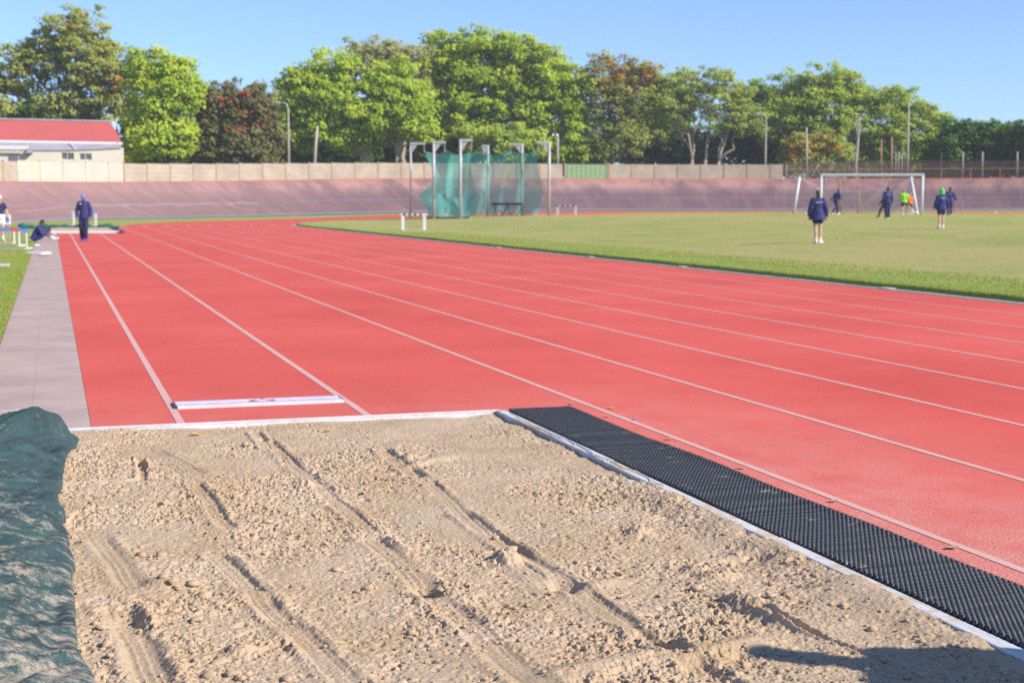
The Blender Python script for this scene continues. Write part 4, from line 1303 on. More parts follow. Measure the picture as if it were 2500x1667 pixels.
tree('dark green rounded tree dotted with red flowers behind the wall', 'tree', 560, 136,
     [(520, 250, 50, 44), (590, 240, 45, 38), (625, 265, 42, 45), (500, 310, 45, 40), (570, 310, 65, 55), (640, 330, 38, 50), (520, 365, 55, 35), (610, 375, 55, 38), (475, 365, 20, 30)],
     G_POHU, leaf=.30, dens=1.25, trunk_r=.35, bark='darkbark', clump=.7,
     flower=((0.62, 0.07, 0.05), .35, [(565, 240, 22, .30), (610, 220, 18, .35), (600, 280, 22, .35), (605, 312, 14, .6), (640, 340, 20, .45), (560, 335, 20, .2), (650, 300, 18, .25), (600, 300, 75, .10)]), seed=3)
tree('small yellow green tree squeezed in behind the red flowered tree', 'tree', 672, 165,
     [(680, 265, 34, 34), (665, 310, 40, 40), (690, 345, 40, 40)], G_YEL, leaf=.36, dens=1.0, trunk_r=.2, clump=.8, seed=4)
tree('wide spreading bright green tree with pale forked stems left of the throwing cage', 'tree', 935, 146,
     [(745, 205, 45, 40), (815, 175, 60, 40), (735, 250, 45, 45), (800, 240, 60, 40), (850, 270, 70, 40), (940, 235, 75, 48), (980, 290, 70, 40), (900, 310, 80, 40), (790, 305, 70, 45), (740, 320, 40, 50), (1020, 320, 45, 26),
      (960, 190, 60, 35), (1000, 240, 50, 40), (850, 340, 60, 30), (700, 300, 30, 40)],
     G_BRIGHT, leaf=.34, dens=.95, trunk_r=.42, fork=6.0, stems=3, clump=.85, seed=5)
tree('tall thin crowned tree with greyish twigs rising behind the spreading green tree', 'tree', 985, 156,
     [(905, 130, 60, 36), (975, 140, 60, 42), (1020, 160, 45, 48), (870, 165, 55, 30), (1010, 215, 50, 36)],
     [(0.18, 0.165, 0.08), (0.30, 0.265, 0.13), (0.40, 0.35, 0.19)], leaf=.28, dens=.8, trunk_r=.32, fork=11, sparse=.30, clump=.7, seed=6)
tree('largest domed green tree rising behind the throwing cage', 'tree', 1250, 152,
     [(1100, 125, 65, 40), (1170, 112, 75, 32), (1260, 125, 70, 38), (1330, 160, 60, 40), (1080, 180, 60, 45), (1160, 180, 90, 50), (1270, 195, 90, 50), (1370, 210, 60, 50), (1400, 250, 42, 50), (1120, 245, 75, 42), (1220, 260, 80, 45), (1330, 270, 75, 45),
      (1110, 300, 60, 35), (1400, 300, 50, 40), (1190, 320, 50, 25), (1300, 330, 50, 25), (1375, 360, 45, 40), (1060, 265, 35, 35)],
     G_MID[:1] + G_BRIGHT[1:], leaf=.34, dens=.85, trunk_r=.55, fork=7.5, bark='darkbark', clump=.9, seed=7)
tree('low bright green tree beside the right poles of the throwing cage', 'tree', 1215, 143,
     [(1170, 345, 48, 26), (1235, 335, 55, 30), (1290, 350, 42, 30), (1225, 375, 60, 22)], G_YEL, leaf=.32, dens=.9, trunk_r=.22, stems=2, clump=.7, seed=8)
tree('brownish green tree topped with orange seed heads right of the domed tree', 'tree', 1470, 148,
     [(1470, 180, 48, 36), (1540, 175, 52, 32), (1590, 200, 34, 34), (1480, 225, 50, 40), (1550, 240, 55, 40), (1500, 290, 60, 45), (1570, 300, 45, 40), (1520, 345, 60, 36), (1470, 355, 40, 40)],
     [(0.14, 0.14, 0.045), (0.25, 0.245, 0.08), (0.36, 0.34, 0.13)], leaf=.28, dens=.85, trunk_r=.35, bark='darkbark', sparse=.12, clump=.75, fork=6.5,
     flower=((0.42, 0.17, 0.045), .55, [(1470, 180, 45, .5), (1545, 165, 55, .55), (1595, 200, 25, .5), (1480, 240, 16, .6)]), seed=9)
tree('pale thin crowned tree with bare twisting grey limbs behind the wall', 'tree', 1722, 146,
     [(1660, 205, 50, 32), (1730, 195, 55, 30), (1790, 220, 40, 34), (1640, 245, 45, 36), (1710, 245, 65, 36), (1790, 265, 50, 34), (1830, 300, 42, 30), (1650, 285, 40, 26), (1760, 305, 40, 24)],
     G_SAGE, leaf=.26, dens=.80, trunk_r=.36, stems=3, fork=6.2, sparse=.20, clump=.75, seed=10)
tree('dark evergreen tree in the gap right of the bare limbed tree', 'tree', 1835, 158,
     [(1845, 245, 34, 34), (1830, 290, 40, 40), (1850, 340, 50, 50), (1800, 360, 50, 45), (1880, 370, 45, 40)], G_DARK, leaf=.32, dens=1.2, trunk_r=.3, bark='darkbark', clump=.75, seed=11)
tree('tall fresh green tree behind the goal with a tufted top', 'tree', 2010, 150,
     [(1930, 215, 45, 34), (2005, 200, 55, 38), (2065, 205, 40, 36), (1920, 265, 50, 42), (2000, 260, 70, 45), (2080, 260, 45, 45), (1950, 310, 60, 40), (2050, 315, 60, 40), (2010, 350, 60, 34), (1900, 320, 35, 40)],
     G_YEL, leaf=.30, dens=.85, trunk_r=.35, sparse=.08, clump=.78, seed=12)
tree('right hand fresh green tree with a bare twiggy crest above the goal', 'tree', 2185, 152,
     [(2140, 235, 50, 24), (2200, 240, 55, 26), (2150, 285, 65, 36), (2230, 285, 55, 34), (2285, 300, 34, 28), (2130, 335, 60, 40), (2215, 340, 70, 40), (2270, 340, 40, 34), (2120, 385, 50, 30), (2200, 390, 60, 25)],
     G_YEL, leaf=.30, dens=.8, trunk_r=.35, sparse=.12, clump=.75, seed=13)
tree('dense dark green bushy tree at the right behind the fence posts', 'tree', 2370, 142,
     [(2330, 320, 45, 26), (2390, 330, 55, 28), (2450, 335, 45, 26), (2320, 360, 60, 34), (2400, 370, 70, 34), (2470, 375, 45, 34), (2350, 405, 70, 28), (2440, 410, 60, 25), (2290, 390, 30, 34)],
     G_DARK[:1] + [(0.055, 0.115, 0.028), (0.12, 0.20, 0.045)], leaf=.34, dens=1.25, trunk_r=.3, bark='darkbark', clump=.8, seed=14)
tree('darkest evergreen cut off by the right edge of the picture', 'tree', 2515, 140,
     [(2495, 325, 25, 24), (2520, 350, 45, 40), (2530, 395, 50, 35)], G_DARK, leaf=.32, dens=1.3, trunk_r=.25, bark='darkbark', clump=.7, seed=15)
tree('low shrub covered in orange yellow blossom behind the wall end', 'shrub', 1990, 143.5,
     [(1955, 360, 38, 26), (2005, 352, 40, 24), (2045, 375, 32, 26), (1935, 388, 30, 20), (1990, 392, 45, 20)], G_SAGE, leaf=.26, dens=.9, trunk_r=.10, clump=.6, name='flowering_shrub',
     flower=((0.58, 0.30, 0.04), .6, [(1950, 358, 45, .6), (2005, 348, 40, .4), (2045, 375, 36, .35), (1925, 388, 25, .6)]), seed=16)
tree('soft green tree filling the skyline between the bare limbed tree and the goal trees', 'tree', 1862, 172, [(1850, 245, 46, 36), (1880, 290, 50, 50), (1830, 320, 50, 50)], G_MID, leaf=.36, dens=.9, trunk_r=.3, clump=.85, seed=31)
tree('hazy green tree behind and right of the orange topped tree', 'tree', 1625, 170, [(1625, 235, 44, 40), (1610, 290, 60, 50), (1650, 330, 50, 40)], G_MID, leaf=.36, dens=.9, trunk_r=.3, clump=.85, seed=32)
tree('green tree behind the gap between the red flowered tree and the leaning pole', 'tree', 720, 172, [(715, 262, 50, 36), (760, 250, 50, 40), (730, 320, 60, 50)], G_MID, leaf=.36, dens=.9, trunk_r=.3, clump=.85, seed=33)
tree('green tree behind the small gap left of the domed tree', 'tree', 1040, 174, [(1040, 235, 46, 50), (1050, 300, 60, 50)], G_MID, leaf=.36, dens=.9, trunk_r=.3, clump=.85, seed=34)
# row of bushes behind the trunks, understory shade put into their dark leaf colours
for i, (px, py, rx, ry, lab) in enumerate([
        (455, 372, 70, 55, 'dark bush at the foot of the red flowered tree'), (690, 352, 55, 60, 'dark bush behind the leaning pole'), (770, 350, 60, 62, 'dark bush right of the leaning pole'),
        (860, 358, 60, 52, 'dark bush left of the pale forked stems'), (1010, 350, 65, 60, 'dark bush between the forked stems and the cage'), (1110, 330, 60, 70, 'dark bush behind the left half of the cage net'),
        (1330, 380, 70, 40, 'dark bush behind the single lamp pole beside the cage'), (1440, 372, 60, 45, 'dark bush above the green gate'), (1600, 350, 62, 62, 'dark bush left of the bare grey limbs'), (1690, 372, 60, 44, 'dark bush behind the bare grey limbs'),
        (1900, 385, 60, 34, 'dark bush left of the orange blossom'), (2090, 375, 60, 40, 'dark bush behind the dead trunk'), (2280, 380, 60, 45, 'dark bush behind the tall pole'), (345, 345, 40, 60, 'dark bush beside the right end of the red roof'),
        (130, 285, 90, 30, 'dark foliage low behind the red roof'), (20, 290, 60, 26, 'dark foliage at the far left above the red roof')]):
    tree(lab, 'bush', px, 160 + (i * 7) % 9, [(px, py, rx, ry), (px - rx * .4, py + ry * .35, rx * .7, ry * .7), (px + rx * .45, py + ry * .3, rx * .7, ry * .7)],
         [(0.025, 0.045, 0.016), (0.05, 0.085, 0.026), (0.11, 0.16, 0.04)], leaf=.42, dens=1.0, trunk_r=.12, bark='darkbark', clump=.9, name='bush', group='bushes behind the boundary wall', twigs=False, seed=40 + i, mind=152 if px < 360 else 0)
# climbing weeds along the fence on the right
for i, (px, py, rx, ry) in enumerate([(1935, 425, 26, 14), (2010, 420, 40, 20), (2070, 425, 28, 18), (2130, 425, 34, 20), (2190, 425, 30, 20), (2330, 425, 34, 18), (2395, 428, 40, 15), (2450, 420, 30, 18)]):
    tree('straggling weed on the wire fence, %s' % ['beside the end of the concrete wall', 'under the orange blossom', 'above the left half of the goal', 'above the middle of the goal', 'above the right half of the goal',
                                                     'between the first two bare fence posts', 'between the second and third bare fence posts', 'left of the last fence post'][i], 'weed', px, 141.5,
         [(px, py, rx, ry)], [(0.07, 0.09, 0.03), (0.13, 0.15, 0.05), (0.22, 0.21, 0.09)], leaf=.22, dens=.7, trunk_r=.05, clump=.45, name='weed', group='weeds on the wire fence', twigs=False, base_z=3.4, fork=3.6, seed=70 + i)
# dead standing trunk
dd_ = bank_depth(2090) + 5
bp = at(2090, 440, dd_); bp.z = 1.0
dt = thing('dead_tree', 'dead pale tree trunk with short broken boughs behind the goal', 'tree', bp)
b = MB()
def dp(px, py): return at(px, py, dd_) - bp
b.tube([dp(2088, 470), dp(2089, 405), dp(2093, 360), dp(2097, 320), dp(2098, 285)], [.20, .17, .14, .09, .05], 8)
b.tube([dp(2093, 335), dp(2089, 300), dp(2090, 275)], [.09, .06, .03], 6)
b.tube([dp(2095, 330), dp(2110, 318), dp(2120, 316)], [.10, .07, .03], 6)
b.tube([dp(2098, 300), dp(2102, 285)], [.07, .03], 6)
b.build('trunk', plain('silver_deadwood', (0.42, 0.37, 0.34), 0.9, 0.25, 3.0), dt, smooth=True)

# ================================================================== POLES, LAMPS, FENCE
def lamp(px, ytop, ybase, depth, label, curve=True, head_left=True):
    depth = bank_depth(px) + 3
    base = at(px, ybase, depth); base.z = 2.6
    t = thing('street_lamp', label, 'street lamp', base, -YAW, 'street lamps beyond the wall')
    top = at(px, ytop, depth).z - base.z
    b = MB(); sx = -1 if head_left else 1
    P = [(0, 0, -.3), (0, 0, top * .55), (0, 0, top - .8), (0.01 * sx, 0, top - .45), (0.14 * sx, 0, top - .12), (0.42 * sx, 0, top), (0.75 * sx, 0, top + 0.02)]
    b.tube(P, [.13, .11, .09, .08, .075, .07, .07], 10); b.build('pole', M['pole'], t, smooth=True)
    h_ = MB(); h_.ell((0.98 * sx, 0, top + .02), (.32, .13, .10)); h_.build('lamp_head', M['steel'], t, smooth=True)
lamp(705, 253, 405, 135, 'street lamp with a curled head left of the leaning pole')
lamp(1868, 280, 406, 146, 'street lamp with a curled head right of the bare limbed tree')
def stick(name, pts, rads, mat, label, cat, depth, group=None):
    depth = max(depth, bank_depth(pts[0][0]) + 0.6) if depth > 130 else depth
    P = [at(px, py, depth) for px, py in pts]
    P[0].z = min(P[0].z, 3.6) if depth > 130 else P[0].z
    o = P[0].copy()
    b = MB(); b.tube([p - o for p in P], rads, 8)
    ob = b.build(name, mat, smooth=True); ob.location = o
    return tag(ob, label, cat, group)
stick('pole', [(766, 420), (770, 360), (775, 308)], [.17, .15, .12], M['pole'], 'leaning weathered wooden pole behind the wall', 'pole', 134)
ld = bank_depth(1361) + 2
p = at(1361, 420, ld)
t = thing('lamp_pole', 'straight pole with two small white lamps just right of the throwing cage', 'pole', p, -YAW)
b = MB(); b.tube([(0, 0, -.3), (0, 0, at(1361, 328, ld).z - p.z)], [.14, .10], 8); b.build('pole', M['pole'], t, smooth=True)
for dx in (-12, -3):
    b = MB(); b.ell((dx * ld / FPX, -.1, at(1361, 331, ld).z - p.z), (.14, .14, .16)); b.build('lamp_head', M['white'], t, smooth=True)
stick('pole', [(1970, 436), (1969, 312)], [.12, .10], M['pole'], 'tall grey pole left of the goal', 'pole', 141)
stick('pole', [(1971, 436), (1990, 415), (2000, 402)], [.08, .08, .08], M['pole'], 'slanting brace beside the tall grey pole', 'brace', 141.2)
stick('pole', [(2215, 438), (2217, 330), (2219, 248)], [.14, .11, .06], M['pole'], 'tallest thin pole rising above the goal', 'pole', 141)
stick('pole', [(2228, 400), (2262, 438)], [.07, .07], M['pole'], 'slanting stay right of the tallest thin pole', 'brace', 141.2)
stick('pole', [(2151, 430), (2152, 340)], [.09, .07], M['rust'], 'rusty pole above the middle of the goal', 'pole', 142)
stick('pole', [(2177, 430), (2177, 335)], [.11, .09], M['rust'], 'thicker rusty pole right of the other rusty pole', 'pole', 142)
for i, px in enumerate((2187, 2194, 2202, 2210)):
    stick('fence_post', [(px, 432), (px, 375 - (i % 2) * 3)], .055, M['pole'], 'thin grey fence post in a tight row left of the tallest pole', 'fence post', 143, 'tight row of thin posts')
for px, yt, lab in [(1920, 402, 'short grey fence post near the end of the concrete wall'), (2298, 372, 'bluish fence post nearest the goal on its right'), (2351, 371, 'grey fence post right of the bluish one'), (2399, 371, 'grey fence post midway to the right edge'), (2484, 371, 'grey fence post nearest the right edge')]:
    stick('fence_post', [(px - 1, 441), (px, yt)], .075 if px != 2298 else .065, M['pole'] if px != 2298 else M['dark'], lab, 'fence post', 141, 'posts of the wire fence')
for i, (px, yt) in enumerate([(1500, 397), (1600, 398), (1686, 399), (1793, 402), (1580, 408)]):
    stick('fence_post', [(px, 440), (px, yt)], .07, M['steel'], 'thin steel post in front of the wall, %s' % ['right of the green gate', 'left of the bare limbed tree', 'under the bare grey limbs', 'third from the right lamp', 'short one before the second wall bay'][i], 'fence post', 139, 'thin posts before the wall')
fr = thing('wire_fence', 'rusty railed wire fence on top of the bank at the right', 'fence', bank_top(2200))
b = MB()
fp = [bank_top(px) + Vector((0, 0, 0)) - fr.location for px in np.linspace(1914, 2620, 60)]
b.tube([p + Vector((0, 0, 1.0)) for p in fp], .045, 6)
b.build('rail', M['rust'], fr)
for k in range(5):
    b = MB(); b.tube([p + Vector((0, 0, .25 + .32 * k + .02 * math.sin(i * .9 + k))) for i, p in enumerate(fp)], .012, 5); b.build('wire', M['rust'], fr)
for i in range(2, 60, 6):
    b = MB(); b.tube([fp[i] + Vector((0, 0, -.1)), fp[i] + Vector((0, 0, 1.02))], .05, 6); b.build('rail_post', M['rust'], fr)
b = MB()
for i in range(59):
    b.add([fp[i], fp[i + 1], fp[i + 1] + Vector((0, 0, 1.9)), fp[i] + Vector((0, 0, 1.9))], [(0, 1, 2, 3)])
b.build('mesh', M['fencenet'], fr)

# ================================================================== THROWING CAGE
D0 = 99.0
cage_poles = [(1003, 524, 350, 110, 33), (1059, 534, 347, 101.5, 27), (1124, 533.5, 342, 99, 27), (1191, 530, 356, 110, -13), (1274, 530, 352, 107, -28), (1340, 531, 348, 104, -27)]
tips = []
for i, (px, yb, yt, d, arm) in enumerate(cage_poles):
    base = at(px, yb, d); base.z = float(TZ(base.x, base.y)) + .05
    t = thing('cage_pole', 'tall steel cage pole with a bracket arm, %s from the left' % ['first and thinnest', 'second', 'third and nearest', 'fourth, short armed,', 'fifth', 'sixth and last'][i], 'pole', base, -YAW, 'poles of the throwing cage')
    Hh = at(px, yt, d).z - base.z
    k = d / FPX; r_ = .105 if i not in (0,) else .075
    b = MB(); b.tube([(0, 0, -.2), (0, 0, Hh * .55), (0, 0, Hh)], [r_, r_ * .95, r_ * .9], 10); b.build('post', M['steel'], t, smooth=True)
    b = MB(); b.box((arm * k / 2, 0, Hh - .05), (abs(arm * k) + .14, .17, .17), bev=.02); b.build('arm', M['steel'], t)
    b = MB(); b.add([(0.1 * np.sign(arm), -.04, Hh - .75), (0.1 * np.sign(arm), .04, Hh - .75), (0.55 * np.sign(arm), .04, Hh - .12), (0.55 * np.sign(arm), -.04, Hh - .12), (0.1 * np.sign(arm), -.04, Hh - .12), (0.1 * np.sign(arm), .04, Hh - .12)],
                    [(0, 1, 2, 3), (0, 3, 4), (1, 5, 2), (4, 3, 2, 5)]); b.build('gusset', M['steel'], t)
    tip = at(px + arm, yt + 2, d)
    b = MB(); b.tube([(arm * k, 0, Hh - .1), (arm * k, 0, Hh - .75)], .025, 6); b.build('rope', M['steel'], t)
    tips.append((px, arm, d, base.z))
# hanging net: walls between anchor points, scalloped along the top, bellied lower down
def netwall(pts, nx=14, nz=14, belly=0.0):
    "pts: list of (px, ytop, ybottom, depth) columns, resampled"
    vs = []
    cols_ = []
    for (a, c) in zip(pts[:-1], pts[1:]):
        for i in range(nx):
            t = i / nx
            sag = math.sin(math.pi * t)
            cols_.append((a[0] + (c[0] - a[0]) * t, a[1] + (c[1] - a[1]) * t + sag * 9.0, a[2] + (c[2] - a[2]) * t, a[3] + (c[3] - a[3]) * t, sag))
    cols_.append((*pts[-1], 0))
    return cols_
anch = [(1038, 372, 531, 108), (1088, 368, 533, 101.8), (1149, 370, 532, 99.6), ]
back = [(1038, 372, 531, 108), (1176, 371, 527, 109), (1246, 369, 528, 107), (1312, 365, 530, 104)]
cn = thing('cage_net', 'torn green netting hung from the arms of the throwing cage', 'net', at(1175, 530, 104))
def make_net(pts, left_belly, name, mat):
    cols_ = netwall(pts)
    nz = 16; vs = []
    for ci, (px, yt, yb, d, sag) in enumerate(cols_):
        for j in range(nz + 1):
            t = j / nz
            y_ = yt + (yb - yt) * t
            x_ = px
            w = math.exp(-((ci) / 5.0) ** 2) if left_belly else 0
            # left corner: pulled in under the top, then flung out low down
            x_ += w * (22 * sstep(0, .35, t) - 36 * np.exp(-((t - .70) / .16) ** 2) * 1.05 - 12 * sstep(.8, 1, t))
            r_end = math.exp(-((len(cols_) - 1 - ci) / 4.0) ** 2)
            x_ += r_end * (14 * np.exp(-((t - .62) / .22) ** 2))
            dd = d + 0.45 * math.sin(ci * .7 + t * 3) + 0.35 * math.sin(t * 9 + ci * .35) + (0.9 * sag * math.sin(math.pi * t))
            p = at(x_, y_, dd)
            z_min = float(TZ(p.x, p.y)) + .10
            p.z = max(p.z, z_min)
            vs.append(p - cn.location)
    return link(name, np_mesh(name, np.array([v[:] for v in vs]), grid_quads(nz + 1, len(cols_)), mat), cn)
make_net(anch, True, 'front_net', M['cagenet'])
make_net(back, True, 'back_net', M['cagenetback'])
# slack fold hanging across the front left bay
vs = []
for i in range(15):
    t = i / 14
    for j in range(8):
        u = j / 7
        vs.append(at(1062 + 100 * t * (1 - .35 * u) + 40 * u, 470 + 58 * u + 14 * math.sin(math.pi * t) * (1 - u), 103.2 + .5 * math.sin(i * .8)) - cn.location)
link('loose_fold', np_mesh('loose_fold', np.array([v[:] for v in vs]), grid_quads(8, 15), M['cagenet']), cn)
b = MB(); P = []
for (px, yt, yb, d, sag) in netwall(anch): P.append(at(px, yt, d) - cn.location)
b.tube(P, .02, 5)
P = []
for (px, yt, yb, d, sag) in netwall(back): P.append(at(px, yt, d) - cn.location)
b.tube(P, .02, 5); b.build('head_rope', M['gategreen'], cn)
b = MB(); P = []
for (px, yt, yb, d, sag) in netwall(anch) : P.append(at(px, yb, d) - cn.location)
P2 = [Vector((p.x, p.y, max(p.z, float(TZ(p.x + cn.location.x, p.y + cn.location.y)) + .1 - cn.location.z))) for p in P]
b.tube(P2, .09, 6); b.build('gathered_hem', M['gategreen'], cn)
# dark bench inside the cage
bp = at(1238, 530, 106); bp.z = float(TZ(bp.x, bp.y)) + .06
bn = thing('bench', 'dark trestle bench standing inside the throwing cage', 'bench', bp, -YAW)
k = 106 / FPX; L = 76 * k
b = MB(); b.box((0, 0, 0.92), (L, .34, .16), bev=.02); b.build('top', M['dark'], bn)
for s_ in (-.33, 0, .33):
    b = MB(); b.box((s_ * L, -.178, .93), (L * .19, .012, .17)); b.build('stripe', M['black'], bn)
for s_ in (-1, 0, 1):
    b = MB()
    x_ = s_ * L * .44
    b.tube([(x_ - (.36 if s_ else .45), 0, 0), (x_ + (.1 if s_ <= 0 else 0.28), 0, .85)], .03, 6) if s_ >= 0 else b.tube([(x_, 0, 0), (x_ + .22, 0, .85)], .03, 6)
    b.tube([(x_ + .3, .12, 0), (x_ + .0, .1, .85)], .03, 6)
    b.build('trestle', M['dark'], bn)

# ================================================================== HURDLES
def hurdle(loc, rz, w, h, label, bars, post_w=.16, foot=0.6, post_mat='white', style='wide', group='hurdles'):
    t = thing('hurdle', label, 'hurdle', loc, rz, group)
    n = len(bars); sw = (w + .10) / n
    bar = None
    for i, mname in enumerate(bars):
        b = MB(); b.box((-(w + .10) / 2 + sw * (i + .5), 0, h - .045), (sw - .001, .035, .085), bev=.004)
        b.build('bar' if True else '', M[mname], t)
    for s_ in (-1, 1):
        b = MB()
        if style == 'wide':
            b.box((s_ * (w / 2 - post_w / 2), 0.03, (h - .09) / 2), (post_w, .05, h - .09), bev=.006)
        else:
            b.tube([(s_ * (w / 2 - .03), 0.03, 0.03), (s_ * (w / 2 - .03), 0.03, h - .02)], .028, 8)
        b.build('upright', M[post_mat], t)
        b = MB(); b.box((s_ * (w / 2 - post_w / 2), foot / 2, 0.03), (.05, foot, .05), bev=.006); b.build('foot', M[post_mat], t)
    b = MB(); b.box((0, 0.03, .035), (w - .3, .03, .03)); b.build('base_rail', M['steel'], t)
    return t
def field_at(px, py):
    p, d = on_field(px, py); return p, (p.x * FWD[0] + p.y * FWD[1])
p, d = field_at(1010, 563)
hurdle(p, -YAW + R(8), 60 * d / FPX, 41 * d / FPX, 'white hurdle with a black striped bar on the infield nearest the kerb', ['oldwhite', 'dark', 'oldwhite', 'dark', 'oldwhite', 'dark', 'oldwhite', 'dark', 'white', 'white'], post_w=7.5 * d / FPX, group='striped hurdles')
p = at(1383, 521, 121); p.z = float(TZ(p.x, p.y)) + .05
hurdle(p, -YAW - R(10), 50 * 121 / FPX, 23.5 * 121 / FPX, 'small distant white hurdle with a striped bar right of the throwing cage', ['dark', 'white', 'dark', 'white', 'dark', 'white', 'dark', 'white'], post_w=5.5 * 121 / FPX, group='striped hurdles')
BRB = ['barblue', 'barred', 'barblue', 'barred', 'barblue']
def flat_at(px, py, z=0.03):
    r = ray(px, py); t = (z - CAMH) / r[2]; return Vector((r[0] * t, r[1] * t, z)), t
p, d = flat_at(16, 610)
hurdle(p, -YAW + R(2), 1.20, .62, 'nearest low hurdle with a blue and red bar stacked at the left edge', BRB, style='tube', foot=.7, post_mat='oldwhite', group='low training hurdles')
p, d = flat_at(5, 602)
hurdle(p, -YAW - R(6), 1.15, .60, 'low hurdle close behind the nearest one at the left edge', BRB, style='tube', foot=.6, post_mat='white', group='low training hurdles')
p, d = flat_at(-8, 596)
hurdle(p, -YAW + R(12), 1.15, .52, 'white barred low hurdle furthest back at the left edge', ['white', 'white', 'oldwhite'], style='tube', foot=.6, post_mat='white', group='low training hurdles')
p, d = flat_at(207, 553, 0.0)
hurdle(p, -YAW + R(4), 58 * d / FPX, 37 * d / FPX, 'hurdle with red and blue bar standing on the grass behind the walking man', ['white', 'white', 'white', 'barblue', 'barred', 'barblue'], post_w=5.5 * d / FPX, group='low training hurdles')
# a fallen hurdle foot and scraps by the path
p, d = flat_at(100, 622)
b = MB(); b.box((-.12, 0, .06), (.50, .05, .05), bev=.006); b.box((.14, -.10, .045), (.10, .62, .05), Matrix.Rotation(R(-6), 3, 'Z'), bev=.006); b.box((.11, 0.02, .05), (.16, .09, .07), bev=.01)
o = b.build('loose_bracket', M['white']); o.location = p; o.rotation_euler = (0, 0, -YAW); tag(o, 'detached white hurdle leg lying across the concrete path', 'bracket')
p, d = flat_at(88, 600)
b = MB(); b.box((0, 0, .02), (.18, .24, .035), bev=.01); o = b.build('paper_pad', M['white']); o.location = p; o.rotation_euler = (0, 0, .3); tag(o, 'small white pad on the ground beside the seated man', 'pad')
p, d = flat_at(4, 652)
b = MB(); b.box((0, 0, .04), (.34, .16, .07), bev=.02); o = b.build('steel_plate', M['steel']); o.location = p; tag(o, 'grey metal plate on the grass at the left edge', 'plate')

# ================================================================== FAR SAND PIT
def zsheet(name, x0, x1, y0, y1, z, m):
    b = MB(); sheet(b, x0, x1, y0, y1, z, ny=3); return struct(b.build(name, m))
nxs, nys = 60, 120
xs2 = np.linspace(0.0, 2.85, nxs); ys2 = np.linspace(67.1, 77.6, nys); X2, Y2 = np.meshgrid(xs2, ys2)
Z2 = 0.05 + 0.03 * fbm(X2 * 2, Y2 * 1.4, 12, 4)
struct(link('sand', np_mesh('sand', np.column_stack([X2.ravel(), Y2.ravel(), Z2.ravel()]), grid_quads(nxs, nys), M['sand'])))
b = MB(); b.box((1.45, 67.02, .03), (3.0, .1, .14), bev=.01)
tag(b.build('pit_edging', M['oldwhite']), 'pale board across the front of the far sand pit', 'edging board')
b = MB(); b.box((3.02, 72, .055), (.34, 10.4, .03), bev=.006); tag(b.build('rubber_mat', M['rubber']), 'dark rubber mat along the right side of the far sand pit', 'rubber mat')
b = MB(); b.box((-.32, 71, .06), (.62, 8.0, .03), bev=.006); tag(b.build('rubber_mat', M['rubber']), 'dark rubber mat along the left side of the far sand pit', 'rubber mat')
cb = MB(); P = []; Rr_ = []
for i in range(40):
    t = i / 39
    P.append((-1.6 + 5.0 * t, 78.0 + .1 * math.sin(t * 14), .09 + .03 * math.sin(t * 23))); Rr_.append(.11 + .04 * math.sin(t * 31) + .03 * math.sin(t * 57))
cb.tube(P, Rr_, 10)
far_tarp = plain('far_cover', (0.012, 0.085, 0.075), 0.7, 0.3, 4)
tag(cb.build('pit_cover', far_tarp, smooth=True), 'rolled dark green cover lying behind the far sand pit', 'pit cover')

# lane number box at the left edge
p = at(18, 545, 52); p.z = 0.03
sg = thing('lane_marker', 'pale blue lane marker box with the number 8 beside the hurdles', 'lane marker', p, -YAW + R(4))
k = 52 / FPX
hz0 = at(18, 549, 52).z - .03; hz1 = at(18, 524, 52).z - .03
b = MB(); b.box((0, 0, (hz0 + hz1) / 2), (15 * k, .12, hz1 - hz0), bev=.01); b.build('panel', plain('marker_panel', (0.62, 0.64, 0.80), 0.5, 0.05), sg)
b = MB(); b.tube([(-.06, .03, 0), (-.06, .03, hz0 + .05)], .015, 6); b.tube([(.06, .03, 0), (.06, .03, hz0 + .05)], .015, 6); b.build('stand', M['steel'], sg)
cu = bpy.data.curves.new('digit', 'FONT'); cu.body = '8'; cu.size = .27; cu.align_x = 'CENTER'; cu.align_y = 'CENTER'; cu.extrude = .004
tmp = bpy.data.objects.new('digit', cu); COL.objects.link(tmp)
bpy.context.view_layer.update()
dm = bpy.data.meshes.new_from_object(tmp.evaluated_get(bpy.context.evaluated_depsgraph_get()))
bpy.data.objects.remove(tmp)
dm.materials.clear(); dm.materials.append(M['navy'])
do = link('digit', dm, sg); do.location = (0.005, -.066, (hz0 + hz1) / 2); do.rotation_euler = (R(90), 0, 0)

# ================================================================== GOAL
gd = 89.0
gb0 = at(2003, 524, gd); gb1 = at(2250, 525, gd * 0.985)
for q in (gb0, gb1): q.z = float(TZ(q.x, q.y)) + .05
goal = thing('football_goal', 'white football goal with sagging net at the far side of the field', 'goal', (gb0 + gb1) / 2)
gl = goal.location
GH = at(2250, 427.5, gd * .985).z
b = MB(); b.tube([gb0 - gl, Vector((gb0.x, gb0.y, GH - .06)) - gl], .075, 10); b.build('post', M['white'], goal, smooth=True)
b = MB(); b.tube([gb1 - gl, Vector((gb1.x, gb1.y, GH - .06)) - gl], .075, 10); b.build('post', M['white'], goal, smooth=True)
b = MB(); b.box((Vector((gb0.x, gb0.y, GH)) + Vector((gb1.x, gb1.y, GH))) / 2 - gl, ((gb1 - gb0).length + .15, .13, .15), Matrix.Rotation(math.atan2(gb1.y - gb0.y, gb1.x - gb0.x), 3, 'Z'), bev=.04); b.build('crossbar', M['white'], goal)
lt0, lb0 = at(1952, 433, 91), at(1937, 525, 91)
lt1, lb1 = at(2224, 433, 91), at(2240, 524, 90)
for q in (lb0, lb1): q.z = float(TZ(q.x, q.y)) + .05
